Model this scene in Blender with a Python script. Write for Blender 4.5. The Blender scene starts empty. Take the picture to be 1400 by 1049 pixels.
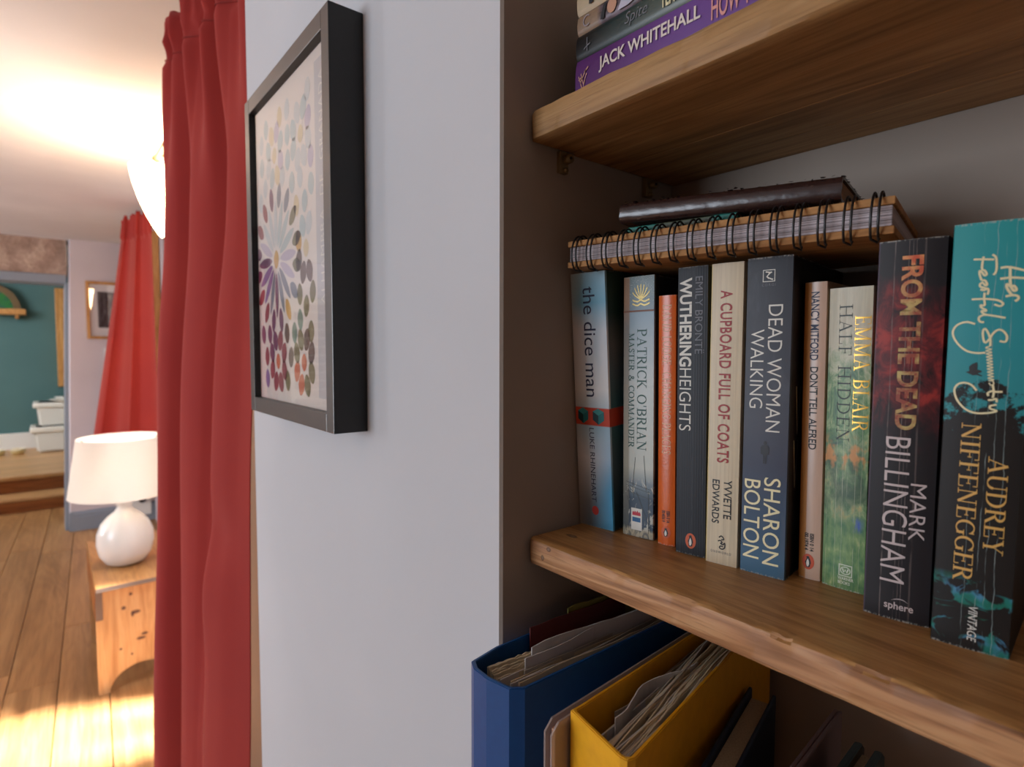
import bpy, bmesh, math, random
from mathutils import Vector, Matrix, noise as mnoise
random.seed(7)
R = math.radians
H = 1.3                      # camera height above the floor; z below is measured from the camera, shifted at the end
C = bpy.context.scene.collection
scn = bpy.context.scene

# ------------------------------------------------------------------ camera
cam = bpy.data.cameras.new('camera'); camo = bpy.data.objects.new('camera', cam); C.objects.link(camo)
cr = Vector((0.62657127, 0.77935853, 0.0029546)); cu = Vector((-0.04601405, 0.0332084, 0.99838866)); cf = Vector((-0.7780046, 0.6256976, -0.05666887))
camo.matrix_world = Matrix(((cr.x, cu.x, -cf.x, 0), (cr.y, cu.y, -cf.y, 0), (cr.z, cu.z, -cf.z, 0), (0, 0, 0, 1)))
cam.sensor_width = 36; cam.lens = 784.77 / 1400 * 36; cam.clip_start = 0.01
cam.dof.use_dof = True; cam.dof.focus_distance = 0.40; cam.dof.aperture_fstop = 9
scn.camera = camo

# ------------------------------------------------------------------ world, sun, big lights, exposure
w = bpy.data.worlds.new('sky'); scn.world = w; w.use_nodes = True
bg = w.node_tree.nodes['Background']; bg.inputs[0].default_value = (0.62, 0.78, 1.0, 1); bg.inputs[1].default_value = 1.6

def light(name, kind, loc, energy, color, size=None, sizey=None, rot=None, aim=None):
    l = bpy.data.lights.new(name, kind); l.energy = energy; l.color = color
    if kind == 'AREA':
        l.shape = 'RECTANGLE'; l.size = size; l.size_y = sizey or size
    elif kind == 'POINT': l.shadow_soft_size = size or 0.05
    elif kind == 'SUN': l.angle = size or 0.05
    o = bpy.data.objects.new(name, l); C.objects.link(o); o.location = loc
    if aim is not None: o.rotation_euler = Vector(aim).to_track_quat('-Z', 'Y').to_euler()
    return o
light('sun', 'SUN', (-2, 4, 3), 60, (1.0, 0.97, 0.93), R(11), aim=(-0.22, -0.62, -1.0))
light('window_daylight', 'AREA', (-1.35, -2.58, 0.02), 39, (0.84, 0.91, 1.0), 1.5, 1.2, aim=(0, 1, -0.02))
light('right_window_daylight', 'AREA', (-2.17, 0.66, -0.25), 14, (0.9, 0.95, 1.0), 0.42, 1.5, aim=(0, -1, -0.5))
light('far_left_fill', 'AREA', (-4.1, -2.58, 0.02), 32, (0.84, 0.91, 1.0), 0.9, 1.2, aim=(0, 1, -0.02))  # added fill to brighten the far wall and floor, not a known window
light('kitchen_fill', 'AREA', (-6.4, -1.5, 0.7), 55, (0.95, 0.97, 1.0), 1.2, 1.2, aim=(-0.3, 0.7, -0.8))  # added fill light for the teal room; no source is seen
scn.view_settings.view_transform = 'Standard'; scn.view_settings.look = 'None'
scn.view_settings.exposure = 0.0; scn.view_settings.gamma = 1.0; scn.view_settings.use_curve_mapping = False

# ------------------------------------------------------------------ helpers
def sr(r, g, b):
    f = lambda v: (v/255/12.92 if v/255 <= .04045 else ((v/255+.055)/1.055)**2.4)
    return (f(r), f(g), f(b), 1)

class Mat:
    """tiny node builder: object-space coordinates x, y, z in metres"""
    def __init__(s, name, rough=.6, spec=.5, color=None):
        s.m = bpy.data.materials.new(name); s.m.use_nodes = True; s.t = s.m.node_tree; s.n = s.t.nodes
        s.b = s.n['Principled BSDF']; s.b.inputs['Roughness'].default_value = rough
        s.b.inputs['Specular IOR Level'].default_value = spec
        s.tc = s.n.new('ShaderNodeTexCoord'); sp = s.n.new('ShaderNodeSeparateXYZ'); s.t.links.new(s.tc.outputs['Object'], sp.inputs[0])
        s.x, s.y, s.z = sp.outputs; s.v = s.tc.outputs['Object']
        if color: s.b.inputs['Base Color'].default_value = color
    def put(s, sock, v):
        if isinstance(v, (int, float)): sock.default_value = v if sock.type != 'RGBA' else (v, v, v, 1)
        elif isinstance(v, (tuple, list)): sock.default_value = v
        else: s.t.links.new(v, sock)
    def op(s, o, a, b=0, c=None):
        n = s.n.new('ShaderNodeMath'); n.operation = o; s.put(n.inputs[0], a); s.put(n.inputs[1], b)
        if c is not None: s.put(n.inputs[2], c)
        return n.outputs[0]
    def mr(s, v, a, b, c=0, d=1):
        n = s.n.new('ShaderNodeMapRange'); s.put(n.inputs[0], v)
        for i, q in enumerate((a, b, c, d)): n.inputs[i+1].default_value = q
        return n.outputs[0]
    def band(s, v, a, b, soft=.0004):
        return s.op('MULTIPLY', s.mr(v, a-soft, a+soft), s.mr(v, b+soft, b-soft))
    def scale(s, sx, sy, sz, v=None):
        n = s.n.new('ShaderNodeMapping'); s.t.links.new(v or s.v, n.inputs[0]); n.inputs['Scale'].default_value = (sx, sy, sz); return n.outputs[0]
    def noise(s, v=None, sc=10, det=4, rough=.55, dist=0):
        n = s.n.new('ShaderNodeTexNoise'); s.t.links.new(v or s.v, n.inputs[0]); n.inputs['Scale'].default_value = sc
        n.inputs['Detail'].default_value = det; n.inputs['Roughness'].default_value = rough; n.inputs['Distortion'].default_value = dist
        return n.outputs[0]
    def ramp(s, f, stops):
        n = s.n.new('ShaderNodeValToRGB'); s.put(n.inputs[0], f); e = n.color_ramp.elements
        while len(e) < len(stops): e.new(.5)
        for k, (p, c) in zip(e, stops): k.position = p
        for k, (p, c) in zip(e, stops): k.color = c
        return n.outputs[0]
    def mix(s, f, a, b, mode='MIX'):
        n = s.n.new('ShaderNodeMix'); n.data_type = 'RGBA'; n.blend_type = mode
        s.put(n.inputs[0], f); s.put(n.inputs[6], a); s.put(n.inputs[7], b); return n.outputs[2]
    def bump(s, h, strength=.3, dist=.001):
        n = s.n.new('ShaderNodeBump'); n.inputs['Strength'].default_value = strength; n.inputs['Distance'].default_value = dist
        s.put(n.inputs['Height'], h); s.t.links.new(n.outputs[0], s.b.inputs['Normal']); return s
    def base(s, c): s.put(s.b.inputs['Base Color'], c); return s

def plain(name, col, rough=.6, spec=.5, metal=0):
    m = Mat(name, rough, spec, col); m.b.inputs['Metallic'].default_value = metal; return m.m

def link(name, me, mat=None, parent=None, smooth=False):
    o = bpy.data.objects.new(name, me); C.objects.link(o)
    if mat is not None:
        for m in (mat if isinstance(mat, (list, tuple)) else [mat]): me.materials.append(m)
    if smooth:
        for p in me.polygons: p.use_smooth = True
    if parent is not None: o.parent = parent
    return o
def obj(name, bm, mat=None, parent=None, smooth=False):
    me = bpy.data.meshes.new(name); bmesh.ops.recalc_face_normals(bm, faces=bm.faces)
    bm.to_mesh(me); bm.free(); return link(name, me, mat, parent, smooth)
def raw(name, verts, faces, mat=None, parent=None, smooth=False):
    me = bpy.data.meshes.new(name); me.from_pydata([tuple(v) for v in verts], [], faces); me.update(); return link(name, me, mat, parent, smooth)
def soft(o, a=35):
    for p in o.data.polygons: p.use_smooth = True
    o.data.set_sharp_from_angle(angle=R(a)); return o
def empty(name, loc, rz=0, parent=None):
    o = bpy.data.objects.new(name, None); C.objects.link(o); o.location = loc; o.rotation_euler = (0, 0, rz); o.empty_display_size = .02
    if parent: o.parent = parent
    return o
def tag(o, label, cat, group=None, kind=None):
    o['label'] = label
    if cat: o['category'] = cat
    if group: o['group'] = group
    if kind: o['kind'] = kind
    return o
def struct(o): o['kind'] = 'structure'; return o
def addbox(bm, a, b, bev=0, seg=2):
    r = bmesh.ops.create_cube(bm, size=1); vs = r['verts']
    for v in vs: v.co = Vector([a[i] + (v.co[i]+.5)*(b[i]-a[i]) for i in range(3)])
    if bev:
        es = list({e for v in vs for e in v.link_edges})
        bmesh.ops.bevel(bm, geom=es, offset=bev, segments=seg, affect='EDGES', profile=.5)
def box(name, a, b, mat, parent=None, bev=0, seg=2):
    bm = bmesh.new(); addbox(bm, a, b, bev, seg); return obj(name, bm, mat, parent)
def prism(name, pts, z0, z1, mat, parent=None, axis='z', bev=0):
    """extrude a closed outline; axis z: pts are (x,y); axis x: pts are (y,z), z0..z1 along x; axis y: pts (x,z)"""
    f = {'z': lambda p, h: (p[0], p[1], h), 'x': lambda p, h: (h, p[0], p[1]), 'y': lambda p, h: (p[0], h, p[1])}[axis]
    bm = bmesh.new(); a = [bm.verts.new(f(p, z0)) for p in pts]; b = [bm.verts.new(f(p, z1)) for p in pts]
    bm.faces.new(a); bm.faces.new(b[::-1]); n = len(pts)
    for i in range(n): bm.faces.new((a[i], b[i], b[(i+1) % n], a[(i+1) % n]))
    if bev: bmesh.ops.bevel(bm, geom=list(bm.edges), offset=bev, segments=2, affect='EDGES')
    return obj(name, bm, mat, parent)
def lathe(name, prof, mat, parent=None, n=32, loc=(0, 0, 0), a0=0, a1=2*math.pi):
    vs = []; fs = []; full = abs(a1-a0-2*math.pi) < 1e-6; m = n if full else n+1
    for r, z in prof:
        for i in range(m):
            a = a0 + (a1-a0)*i/n; vs.append((loc[0]+r*math.cos(a), loc[1]+r*math.sin(a), loc[2]+z))
    for j in range(len(prof)-1):
        for i in range(n):
            k = (i+1) % m; fs.append((j*m+i, j*m+k, (j+1)*m+k, (j+1)*m+i))
    return raw(name, vs, fs, mat, parent, True)
def tube(bm, pts, r, n=8, closed=False, cap=True):
    pts = [Vector(p) for p in pts]; N = len(pts); rings = []; up = None
    for i, p in enumerate(pts):
        t = (pts[(i+1) % N]-pts[i-1]) if closed else (pts[min(i+1, N-1)]-pts[max(i-1, 0)])
        t.normalize()
        if up is None: up = t.orthogonal().normalized()
        up = (up - t*up.dot(t)).normalized(); s = t.cross(up)
        rr = r(i/(N-1)) if callable(r) else r
        rings.append([bm.verts.new(p + (up*math.cos(a)+s*math.sin(a))*rr) for a in [2*math.pi*k/n for k in range(n)]])
    for i in range(N if closed else N-1):
        A, B = rings[i], rings[(i+1) % N]
        for k in range(n): bm.faces.new((A[k], A[(k+1) % n], B[(k+1) % n], B[k]))
    if cap and not closed: bm.faces.new(rings[0][::-1]); bm.faces.new(rings[-1])

# ------------------------------------------------------------------ materials
def wood(name, base, dark, light_, axis=0, sc=1.0, rough=.55, ringc=None, bumps=.25, wk=.14):
    m = Mat(name, rough, .35)
    s = [60*sc, 60*sc, 60*sc]; s[axis] = 3.2*sc
    oi = m.n.new('ShaderNodeObjectInfo'); ad = m.n.new('ShaderNodeVectorMath'); ad.operation = 'ADD'
    m.t.links.new(m.v, ad.inputs[0]); mul = m.n.new('ShaderNodeVectorMath'); mul.operation = 'SCALE'; mul.inputs[0].default_value = (3.1, 1.7, 2.3)
    m.t.links.new(oi.outputs['Random'], mul.inputs['Scale']); m.t.links.new(mul.outputs[0], ad.inputs[1]); v = ad.outputs[0]
    fs_ = [850*min(1, sc)]*3; fs_[axis] = 26*min(1, sc); fine = m.noise(m.scale(*fs_, v), 1, 3, .6)
    mid = m.noise(m.scale(*s, v), 1, 5, .6, 1.2)
    s2 = [14*sc, 14*sc, 14*sc]; s2[axis] = 1.6*sc
    big = m.noise(m.scale(*s2, v), 1, 3, .5, 1.5)
    wv = m.op('SINE', m.op('MULTIPLY', big, 60)); wv = m.mr(wv, -1, 1, 0, 1)
    c = m.ramp(m.op('ADD', m.op('MULTIPLY', wv, wk), m.op('MULTIPLY', mid, .95-wk)), [(.16, dark), (.48, base), (.78, light_)])
    pore = m.mr(fine, .52, .66, 0, .42)
    c = m.mix(pore, c, dark)
    sp = m.n.new('ShaderNodeHueSaturation'); m.t.links.new(c, sp.inputs['Color']); m.t.links.new(m.mr(oi.outputs['Random'], 0, 1, .85, 1.15), sp.inputs['Value'])
    m.base(sp.outputs[0]); m.bump(m.op('ADD', m.op('MULTIPLY', fine, .5), mid), bumps, .0008)
    return m.m
def plaster(name, col, sc=8, b=.25, rough=.85, c2=None):
    m = Mat(name, rough, .25); n = m.noise(None, sc, 5, .6); n2 = m.noise(None, 1.6, 3)
    d = c2 or tuple(v*.90 for v in col[:3])+(1,)
    m.base(m.mix(m.mr(n2, .35, .65), col, d))
    m.bump(m.op('ADD', n, m.op('MULTIPLY', m.noise(None, 90, 3), .25)), b, .004); return m.m
M_wall = plaster('chalky_grey_paint', sr(205, 204, 206), 7, .16)
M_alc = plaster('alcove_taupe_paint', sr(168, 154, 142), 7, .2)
M_white = plaster('white_ceiling_paint', sr(236, 233, 230), 3, .2)
M_lilac = plaster('pale_lilac_wall_paint', sr(220, 208, 210), 4, .15)
M_dim = plaster('taupe_wall_paint', sr(150, 132, 118), 4, .15)
M_teal = plaster('teal_wall_paint', sr(88, 122, 122), 3, .1)
M_oak = wood('oak_board', sr(180, 136, 86), sr(122, 84, 46), sr(204, 162, 110), 0, 1.0)
M_oak_top = wood('oak_board_top', sr(170, 118, 70), sr(112, 70, 38), sr(196, 146, 94), 0, 1.6, rough=.45)
M_floor = wood('floor_plank_wood', sr(172, 124, 78), sr(128, 86, 50), sr(196, 150, 100), 0, .3, rough=.34, bumps=.15, wk=.10)
M_pine = wood('pine_wood', sr(206, 150, 86), sr(150, 92, 44), sr(226, 178, 118), 2, .4, rough=.4)
M_pinex = wood('pine_wood_top', sr(192, 138, 82), sr(140, 92, 50), sr(210, 160, 104), 0, .4, rough=.3)
M_grey = plain('grey_painted_wood', sr(142, 150, 160), .5)
M_page = Mat('paper_pages', .8, .2)
M_page.base(M_page.mix(M_page.noise(M_page.scale(900, 900, 3), 1, 2), sr(214, 200, 172), sr(160, 140, 112))); M_page = M_page.m
M_black = plain('black_frame_lacquer', sr(24, 22, 22), .38)
M_wire = plain('black_wire', sr(22, 20, 20), .35, .6)

# ------------------------------------------------------------------ room shell
Yw, Yb, Xs, Xe = .2476, .4509, -.3202, -.955
def slab(name, a, b, mat, parent=None, bev=0): return struct(box(name, a, b, mat, parent, bev))
ZF, ZC = -H, .775
slope = .047
def ymain(x): return .354 + slope*(-x)             # the long room wall drifts away from the pier wall
# pier wall with the picture: front face, alcove return (slightly out of square), far return
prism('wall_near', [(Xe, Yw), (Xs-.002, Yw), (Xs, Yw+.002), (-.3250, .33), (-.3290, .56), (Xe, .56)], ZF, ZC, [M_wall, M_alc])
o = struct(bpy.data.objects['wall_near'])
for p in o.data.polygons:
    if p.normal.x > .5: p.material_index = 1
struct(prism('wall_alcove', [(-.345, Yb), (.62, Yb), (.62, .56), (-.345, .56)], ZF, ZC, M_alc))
struct(prism('wall_near_right', [(.58, Yw), (1.5, Yw), (1.5, .56), (.58, .56)], ZF, ZC, M_wall))
# long right wall with a tall window opening
def wallseg(name, x0, x1, z0, z1, parent=None, th=.16):
    return prism(name, [(x0, ymain(x0)), (x1, ymain(x1)), (x1, ymain(x1)+th), (x0, ymain(x0)+th)], z0, z1, M_lilac, parent)
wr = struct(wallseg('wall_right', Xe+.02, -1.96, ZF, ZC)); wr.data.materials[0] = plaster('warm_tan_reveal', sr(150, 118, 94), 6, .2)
wallseg('wall_section', -2.38, -5.3, ZF, ZC, wr)
wallseg('wall_section', -1.96, -2.38, ZC-.15, ZC, wr)
wallseg('wall_section', -1.96, -2.38, ZF, ZF+.10, wr)
win = struct(empty('window_1', (-2.17, ymain(-2.17), ZF+.10)))
def wbox(name, x0, x1, z0, z1, y0, y1, mat): 
    o = prism(name, [(x0, ymain(x0)+y0), (x1, ymain(x1)+y0), (x1, ymain(x1)+y1), (x0, ymain(x0)+y1)], z0, z1, mat)
    o.parent = win; o.location = -Vector(win.location); return o
M_wwhite = plain('white_window_paint', sr(230, 230, 226), .4)
for x0, x1 in ((-1.96, -2.00), (-2.155, -2.185), (-2.34, -2.38)): wbox('window_frame', x0, x1, ZF+.10, ZC-.15, .08, .12, M_wwhite)
for z0, z1 in ((ZF+.10, ZF+.15), (ZC-.20, ZC-.15)): wbox('window_frame', -2.00, -2.34, z0, z1, .08, .12, M_wwhite)
gm = Mat('clear_glass', 0.02); gn = gm.n.new('ShaderNodeBsdfTransparent'); gl = gm.n.new('ShaderNodeBsdfGlossy'); gl.inputs['Roughness'].default_value = .01
fr = gm.n.new('ShaderNodeFresnel'); fr.inputs[0].default_value = 2.3; mx = gm.n.new('ShaderNodeMixShader')
ge = gm.n.new('ShaderNodeNewGeometry'); gm.t.links.new(gm.op('MULTIPLY', fr.outputs[0], gm.op('SUBTRACT', 1, ge.outputs['Backfacing'])), mx.inputs[0]); gm.t.links.new(gn.outputs[0], mx.inputs[1]); gm.t.links.new(gl.outputs[0], mx.inputs[2])
gm.t.links.new(mx.outputs[0], gm.n['Material Output'].inputs[0]); M_glass = gm.m
wbox('window_pane', -2.00, -2.34, ZF+.15, ZC-.2, .098, .101, M_glass)
# far wall (pier with the small picture), opening to the teal room, stone strip above it
struct(prism('wall_far', [(-5.13, .105), (-5.13, .75), (-5.45, .75), (-5.45, .098), (-5.16, .098)], ZF, ZC, M_lilac))
struct(prism('wall_far_left', [(-5.13, -1.05), (-5.13, -2.8), (-5.45, -2.8), (-5.45, -1.05)], ZF, ZC, M_lilac))
ms = Mat('rough_stone_plaster', .95); nn = ms.noise(None, 9, 6, .7)
ms.base(ms.ramp(nn, [(.35, sr(150, 124, 108)), (.55, sr(182, 154, 136)), (.7, sr(210, 186, 166))])).bump(nn, .9, .03)
struct(box('wall_lintel', (-5.45, -1.05, .525), (-5.20, .115, ZC), ms.m))
struct(box('trim_1', (-5.42, -1.05, .468), (-5.19, .11, .530), M_grey, bev=.006))
struct(box('trim_2', (-5.44, .075, ZF), (-5.17, .101, .47), M_grey, bev=.004))
wl = struct(box('wall_left', (-5.45, -2.75, ZF), (-4.55, -2.6, ZC), M_dim))
for a, b in (((-3.65, -2.15), (ZF, ZC)), ((-.55, 1.6), (ZF, ZC)), ((-4.55, -3.65), (ZF, -.6)), ((-4.55, -3.65), (.64, ZC)), ((-2.15, -.55), (ZF, -.6)), ((-2.15, -.55), (.64, ZC))):
    box('wall_section', (a[0], -2.75, b[0]), (a[1], -2.6, b[1]), M_dim, wl)
for k, (xa, xb) in enumerate(((-2.15, -.55), (-4.55, -3.65))):  # the far-left window is unseen, added to go with its fill light
    win2 = struct(empty('window_%d' % (k+2), ((xa+xb)/2, -2.6, -.6))); xm = (xa+xb)/2  # window_3 is the added, unseen far-left window
    for a, b in (((xa, -.6), (xa+.06, .64)), ((xb-.06, -.6), (xb, .64)), ((xm-.03, -.6), (xm+.03, .64)), ((xa+.06, -.6), (xb-.06, -.55)), ((xa+.06, .59), (xb-.06, .64))):
        o = box('window_frame', (a[0], -2.70, a[1]), (b[0], -2.66, b[1]), M_wwhite, win2); o.location = -Vector(win2.location)  # the frame of window_3 is added with it
struct(box('wall_back', (1.5, -2.75, ZF), (1.6, .6, ZC), M_dim))
struct(box('ceiling', (-5.5, -2.75, ZC), (1.6, .8, ZC+.1), M_white))
# floor: one slab and its boards
fl = struct(box('floor', (-6.2, -2.75, ZF-.06), (1.6, .85, ZF-.018), plain('dark_subfloor', sr(50, 34, 22))))
ang = -math.atan(slope)
def board_row(k, cuts):
    y0 = .0135 + .16*k      # at x = 0
    for a, b in zip(cuts[:-1], cuts[1:]):
        o = box('plank', (a+.0015, 0, ZF-.018), (b-.0015, .157, ZF), M_floor, fl, .0015, 1)
        o.rotation_euler.z = ang; o.location = (0, y0, random.uniform(-.0006, .0004))
for k in range(-17, 5):
    random.seed(100+k)
    cuts = [-6.1]
    while cuts[-1] < 1.4: cuts.append(cuts[-1] + random.uniform(1.1, 2.0))
    cuts[-1] = 1.5
    board_row(k, cuts)
random.seed(3)
# the old walls lean a little: shift the opening's edge
for nme in ('wall_far', 'trim_2'):
    for v in bpy.data.objects[nme].data.vertices:
        if v.co.y < .3: v.co.y += .030*(v.co.z+.25)
# grey skirting on the far wall
bm = bmesh.new(); o = prism('baseboard_far', [(-5.13, ZF), (-5.108, ZF), (-5.108, ZF+.10), (-5.112, ZF+.104), (-5.112, ZF+.118), (-5.122, ZF+.135), (-5.13, ZF+.138)], .085, .60, M_grey, axis='y'); bm.free(); struct(o)
struct(prism('baseboard_far_return', [(.066, ZF), (.092, ZF), (.095, ZF+.10), (.095, ZF+.138), (.072, ZF+.138)], -5.42, -5.115, M_grey, axis='x'))

# ------------------------------------------------------------------ teal room beyond the opening
struct(box('wall_kitchen_far', (-8.15, -2.6, ZF), (-8.0, 1.3, 1.0), M_teal))
struct(box('wall_kitchen_side', (-8.0, .62, ZF), (-5.3, .75, 1.0), M_teal))
struct(box('wall_kitchen_left', (-8.0, -2.6, ZF), (-5.45, -2.5, 1.0), M_lilac))
struct(box('ceiling_kitchen', (-8.15, -2.6, .92), (-5.45, 1.3, 1.0), M_white))
struct(box('baseboard_kitchen', (-8.0, -2.5, -1.057), (-7.975, .62, -.885), M_wwhite, bev=.004))
kf = struct(box('floor_kitchen', (-8.0, -2.5, ZF), (-6.28, .62, -1.085), plain('dark_subfloor_kitchen', sr(60, 40, 26))))
M_step = wood('step_wood', sr(196, 150, 100), sr(140, 92, 50), sr(214, 172, 122), 1, .3, rough=.35, bumps=.1)
M_riser = wood('riser_wood', sr(160, 98, 50), sr(104, 58, 28), sr(182, 120, 66), 1, .3, rough=.45, bumps=.1)
for i in range(9): box('plank', (-7.98+.189*i, -2.5, -1.085), (-7.98+.189*(i+1)-.003, .62, -1.057), M_step, kf, .001, 1)
st = empty('wooden_step', (-6.1, -.9, ZF))
def ch(o, root): o.parent = root; o.location = o.location - Vector(root.location); return o
tag(st, 'low honey-coloured wooden steps up to the teal room, at the left edge', 'steps')
ch(box('riser', (-6.02, -1.9, ZF), (-5.985, .60, -1.215), M_riser), st)
ch(box('tread', (-6.27, -1.9, -1.215), (-5.965, .60, -1.190), M_step, bev=.006), st)
ch(box('riser', (-6.29, -1.9, -1.190), (-6.255, .60, -1.082), M_riser), st)
ch(box('nosing', (-6.285, -1.9, -1.086), (-6.23, .60, -1.054), M_step, bev=.006), st)
# stacked plastic boxes, dish on top, small pots
M_tub = plain('milky_plastic', sr(232, 232, 226), .35); M_lid = plain('white_plastic_lid', sr(244, 240, 230), .3)
def tub(x, y, z, w_, d, h, label):
    t = empty('storage_box', (x, y, z)); tag(t, label, 'storage box')
    bm = bmesh.new(); r = bmesh.ops.create_cube(bm, size=1)
    for v in r['verts']:
        k = .90 if v.co.z < 0 else 1.0
        v.co = Vector((v.co.x*d*k, v.co.y*w_*k, (v.co.z+.5)*h))
    bmesh.ops.bevel(bm, geom=list(bm.edges), offset=.02, segments=3, affect='EDGES'); obj('tub_body', bm, M_tub, t)
    box('lid', (-d/2-.012, -w_/2-.025, h*.80), (d/2+.012, w_/2+.025, h*1.0), M_lid, t, .012, 3)
    return t
tub(-7.72, .09, -1.057, .50, .34, .262, 'lower white plastic storage box with a lid, standing on the raised wooden floor')
tub(-7.72, .10, -.795, .46, .32, .250, 'upper white plastic storage box resting on another lidded box')
d = empty('serving_dish', (-7.66, .12, -.545)); tag(d, 'stack of pale crockery lying on the upper plastic storage box', 'crockery')
lathe('plate', [(0, 0), (.07, 0), (.14, .02), (.145, .026), (.07, .01), (0, .008)], M_lid, d)
lathe('bowl', [(0, .02), (.05, .02), (.10, .045), (.104, .052), (.05, .03), (0, .028)], M_tub, d)
M_pot = plain('cream_glazed_pot', sr(222, 204, 150), .4)
for i, (y, lb) in enumerate(((-.44, 'cream round pot at the left photo edge on the raised floor'), (-.285, 'cream round pot with a wide rim, beside the lower plastic box'))):
    t = empty('round_pot', (-7.62, y, -1.057)); tag(t, lb, 'pot')
    lathe('bowl', [(0, 0), (.04, 0), (.062, .03), (.06, .05), (.052, .052), (.05, .03), (0, .02)], M_pot, t)
    lathe('rim', [(.060, .046), (.067, .05), (.067, .058), (.058, .058), (.058, .046)], M_lid, t)
# pine wall shelf with an arched mosaic mirror, pine cupboard on the right
sh = empty('wall_shelf', (-8.0, -.45, .36)); tag(sh, 'pine wall shelf on the teal wall at the left photo edge', 'shelf')
box('shelf_board', (0, -.5, .0), (.14, .27, .06), M_pinex, sh, .006); box('bracket', (0, -.42, -.06), (.10, -.38, 0), M_pinex, sh); box('bracket', (0, .18, -.04), (.10, .21, 0), M_pinex, sh)
am = empty('arched_ornament', (-7.93, -.48, .42)); tag(am, 'half-round ornament with green centre standing on the pine wall shelf', 'ornament')
def halfdisc(r, n=20): return [(r*math.cos(math.pi*i/n), r*math.sin(math.pi*i/n)*1.0) for i in range(n+1)]
ou = halfdisc(.26); inn = halfdisc(.20)
vs = [(0, a, b) for a, b in ou]+[(0, a, b) for a, b in inn]+[(.03, a, b) for a, b in ou]+[(.03, a, b) for a, b in inn]; n = 21; fs = []
for i in range(20):
    fs += [(i, i+1, n+i+1, n+i), (2*n+i, 3*n+i, 3*n+i+1, 2*n+i+1), (i, 2*n+i, 2*n+i+1, i+1), (n+i, n+i+1, 3*n+i+1, 3*n+i)]
raw('arch_frame', vs, fs, plain('brown_arch', sr(108, 84, 50), .5), am)
mg = Mat('mosaic_green', .3); vo = mg.n.new('ShaderNodeTexVoronoi'); mg.t.links.new(mg.v, vo.inputs[0]); vo.inputs['Scale'].default_value = 22
mg.base(mg.mix(mg.mr(vo.outputs['Color'], .2, .8), sr(30, 92, 70), sr(40, 120, 40)))
prism('mosaic_panel', inn, .008, .02, mg.m, am, axis='x')
cb = empty('pine_cupboard', (-7.9, .16, -.40)); tag(cb, 'tall pine-framed dresser door hanging on the teal wall beside the opening', 'cupboard')
box('side_panel', (-.1, -.10, 0), (.0, .0, 1.06), M_pine, cb, .004)
box('door', (-.09, .0, .0), (-.01, .44, 1.06), M_pine, cb, .004)
bpy.data.objects['door'].name = 'door_frame'
for i in range(4):
    box('door_panel', (-.012, .05, .06+.25*i), (-.004, .40, .27+.25*i), plain('dark_cupboard_inside', sr(60, 44, 30), .6) if i == 0 else bpy.data.materials['dark_cupboard_inside'], cb)
# brick chimney breast on the far wall, out of frame (seen mirrored in the picture glass)
ch_ = empty('brick_fireplace', (-5.0, -1.75, ZF)); tag(ch_, 'red-brown brick fireplace on the far wall, mirrored in the picture glass', 'fireplace')
box('mortar_core', (-.12, -.6, 0), (.03, .6, 1.75), plain('mortar', sr(196, 180, 158), .9), ch_)
mb = Mat('brick_clay', .85); oi = mb.n.new('ShaderNodeObjectInfo'); mb.base(mb.mix(mb.mr(mb.noise(None, 20), .3, .7, 0, .5), mb.ramp(oi.outputs['Random'], [(0, sr(120, 92, 88)), (.5, sr(150, 118, 100)), (1, sr(104, 92, 98))]), sr(170, 130, 100)))
bmsh = bpy.data.meshes.new('brick'); bm = bmesh.new(); addbox(bm, (0, 0, 0), (.035, .205, .062), .004, 1); bm.to_mesh(bmsh); bm.free(); bmsh.materials.append(mb.m)
for r_ in range(23):
    for c_ in range(6):
        y = -.6+.213*c_ + (.1 if r_ % 2 else 0)
        if y > .45: continue
        b = bpy.data.objects.new('brick', bmsh); C.objects.link(b); b.parent = ch_; b.location = (.012+random.uniform(-.003, .003), y, .006+.074*r_)

# ------------------------------------------------------------------ ribbons, type and serif letters
def ribbon_pts(pts, closed=False, n=8):
    """Catmull-Rom through 2-D points"""
    P = [Vector((p[0], p[1])) for p in pts]; out = []
    N = len(P)
    for i in range(N if closed else N-1):
        a, b, c, d_ = (P[(i-1) % N] if closed or i > 0 else P[0]*2-P[1]), P[i], P[(i+1) % N], (P[(i+2) % N] if closed or i+2 < N else P[-1]*2-P[-2])
        for k in range(n):
            t = k/n; out.append(.5*((2*b)+(c-a)*t+(2*a-5*b+4*c-d_)*t*t+(3*b-a-3*c+d_)*t**3))
    if not closed: out.append(P[-1])
    return out
def add_ribbon(V, F, pts, w, closed=False):
    """flat stroke of width w (or w(i/N)) along 2-D points"""
    n = len(pts); b = len(V)
    for i, p in enumerate(pts):
        t = (pts[(i+1) % n]-pts[i-1]) if closed else (pts[min(i+1, n-1)]-pts[max(i-1, 0)])
        if t.length < 1e-9: t = Vector((1, 0))
        t = t.normalized(); nrm = Vector((-t.y, t.x)); ww = w(i/(n-1)) if callable(w) else w
        V.append(p+nrm*ww/2); V.append(p-nrm*ww/2)
    for i in range(n if closed else n-1):
        j = (i+1) % n; F.append((b+2*i, b+2*i+1, b+2*j+1, b+2*j))
TH, TN, SF = .15, .055, .05
L_ = lambda x0, y0, x1, y1, w=TH: ('L', x0, y0, x1, y1, w)
S_ = lambda x, y, w=.30: ('L', x-w/2, y, x+w/2, y, SF)
def A_(cx, cy, rx, ry, a0, a1): return ('A', cx, cy, rx, ry, a0, a1)
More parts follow.
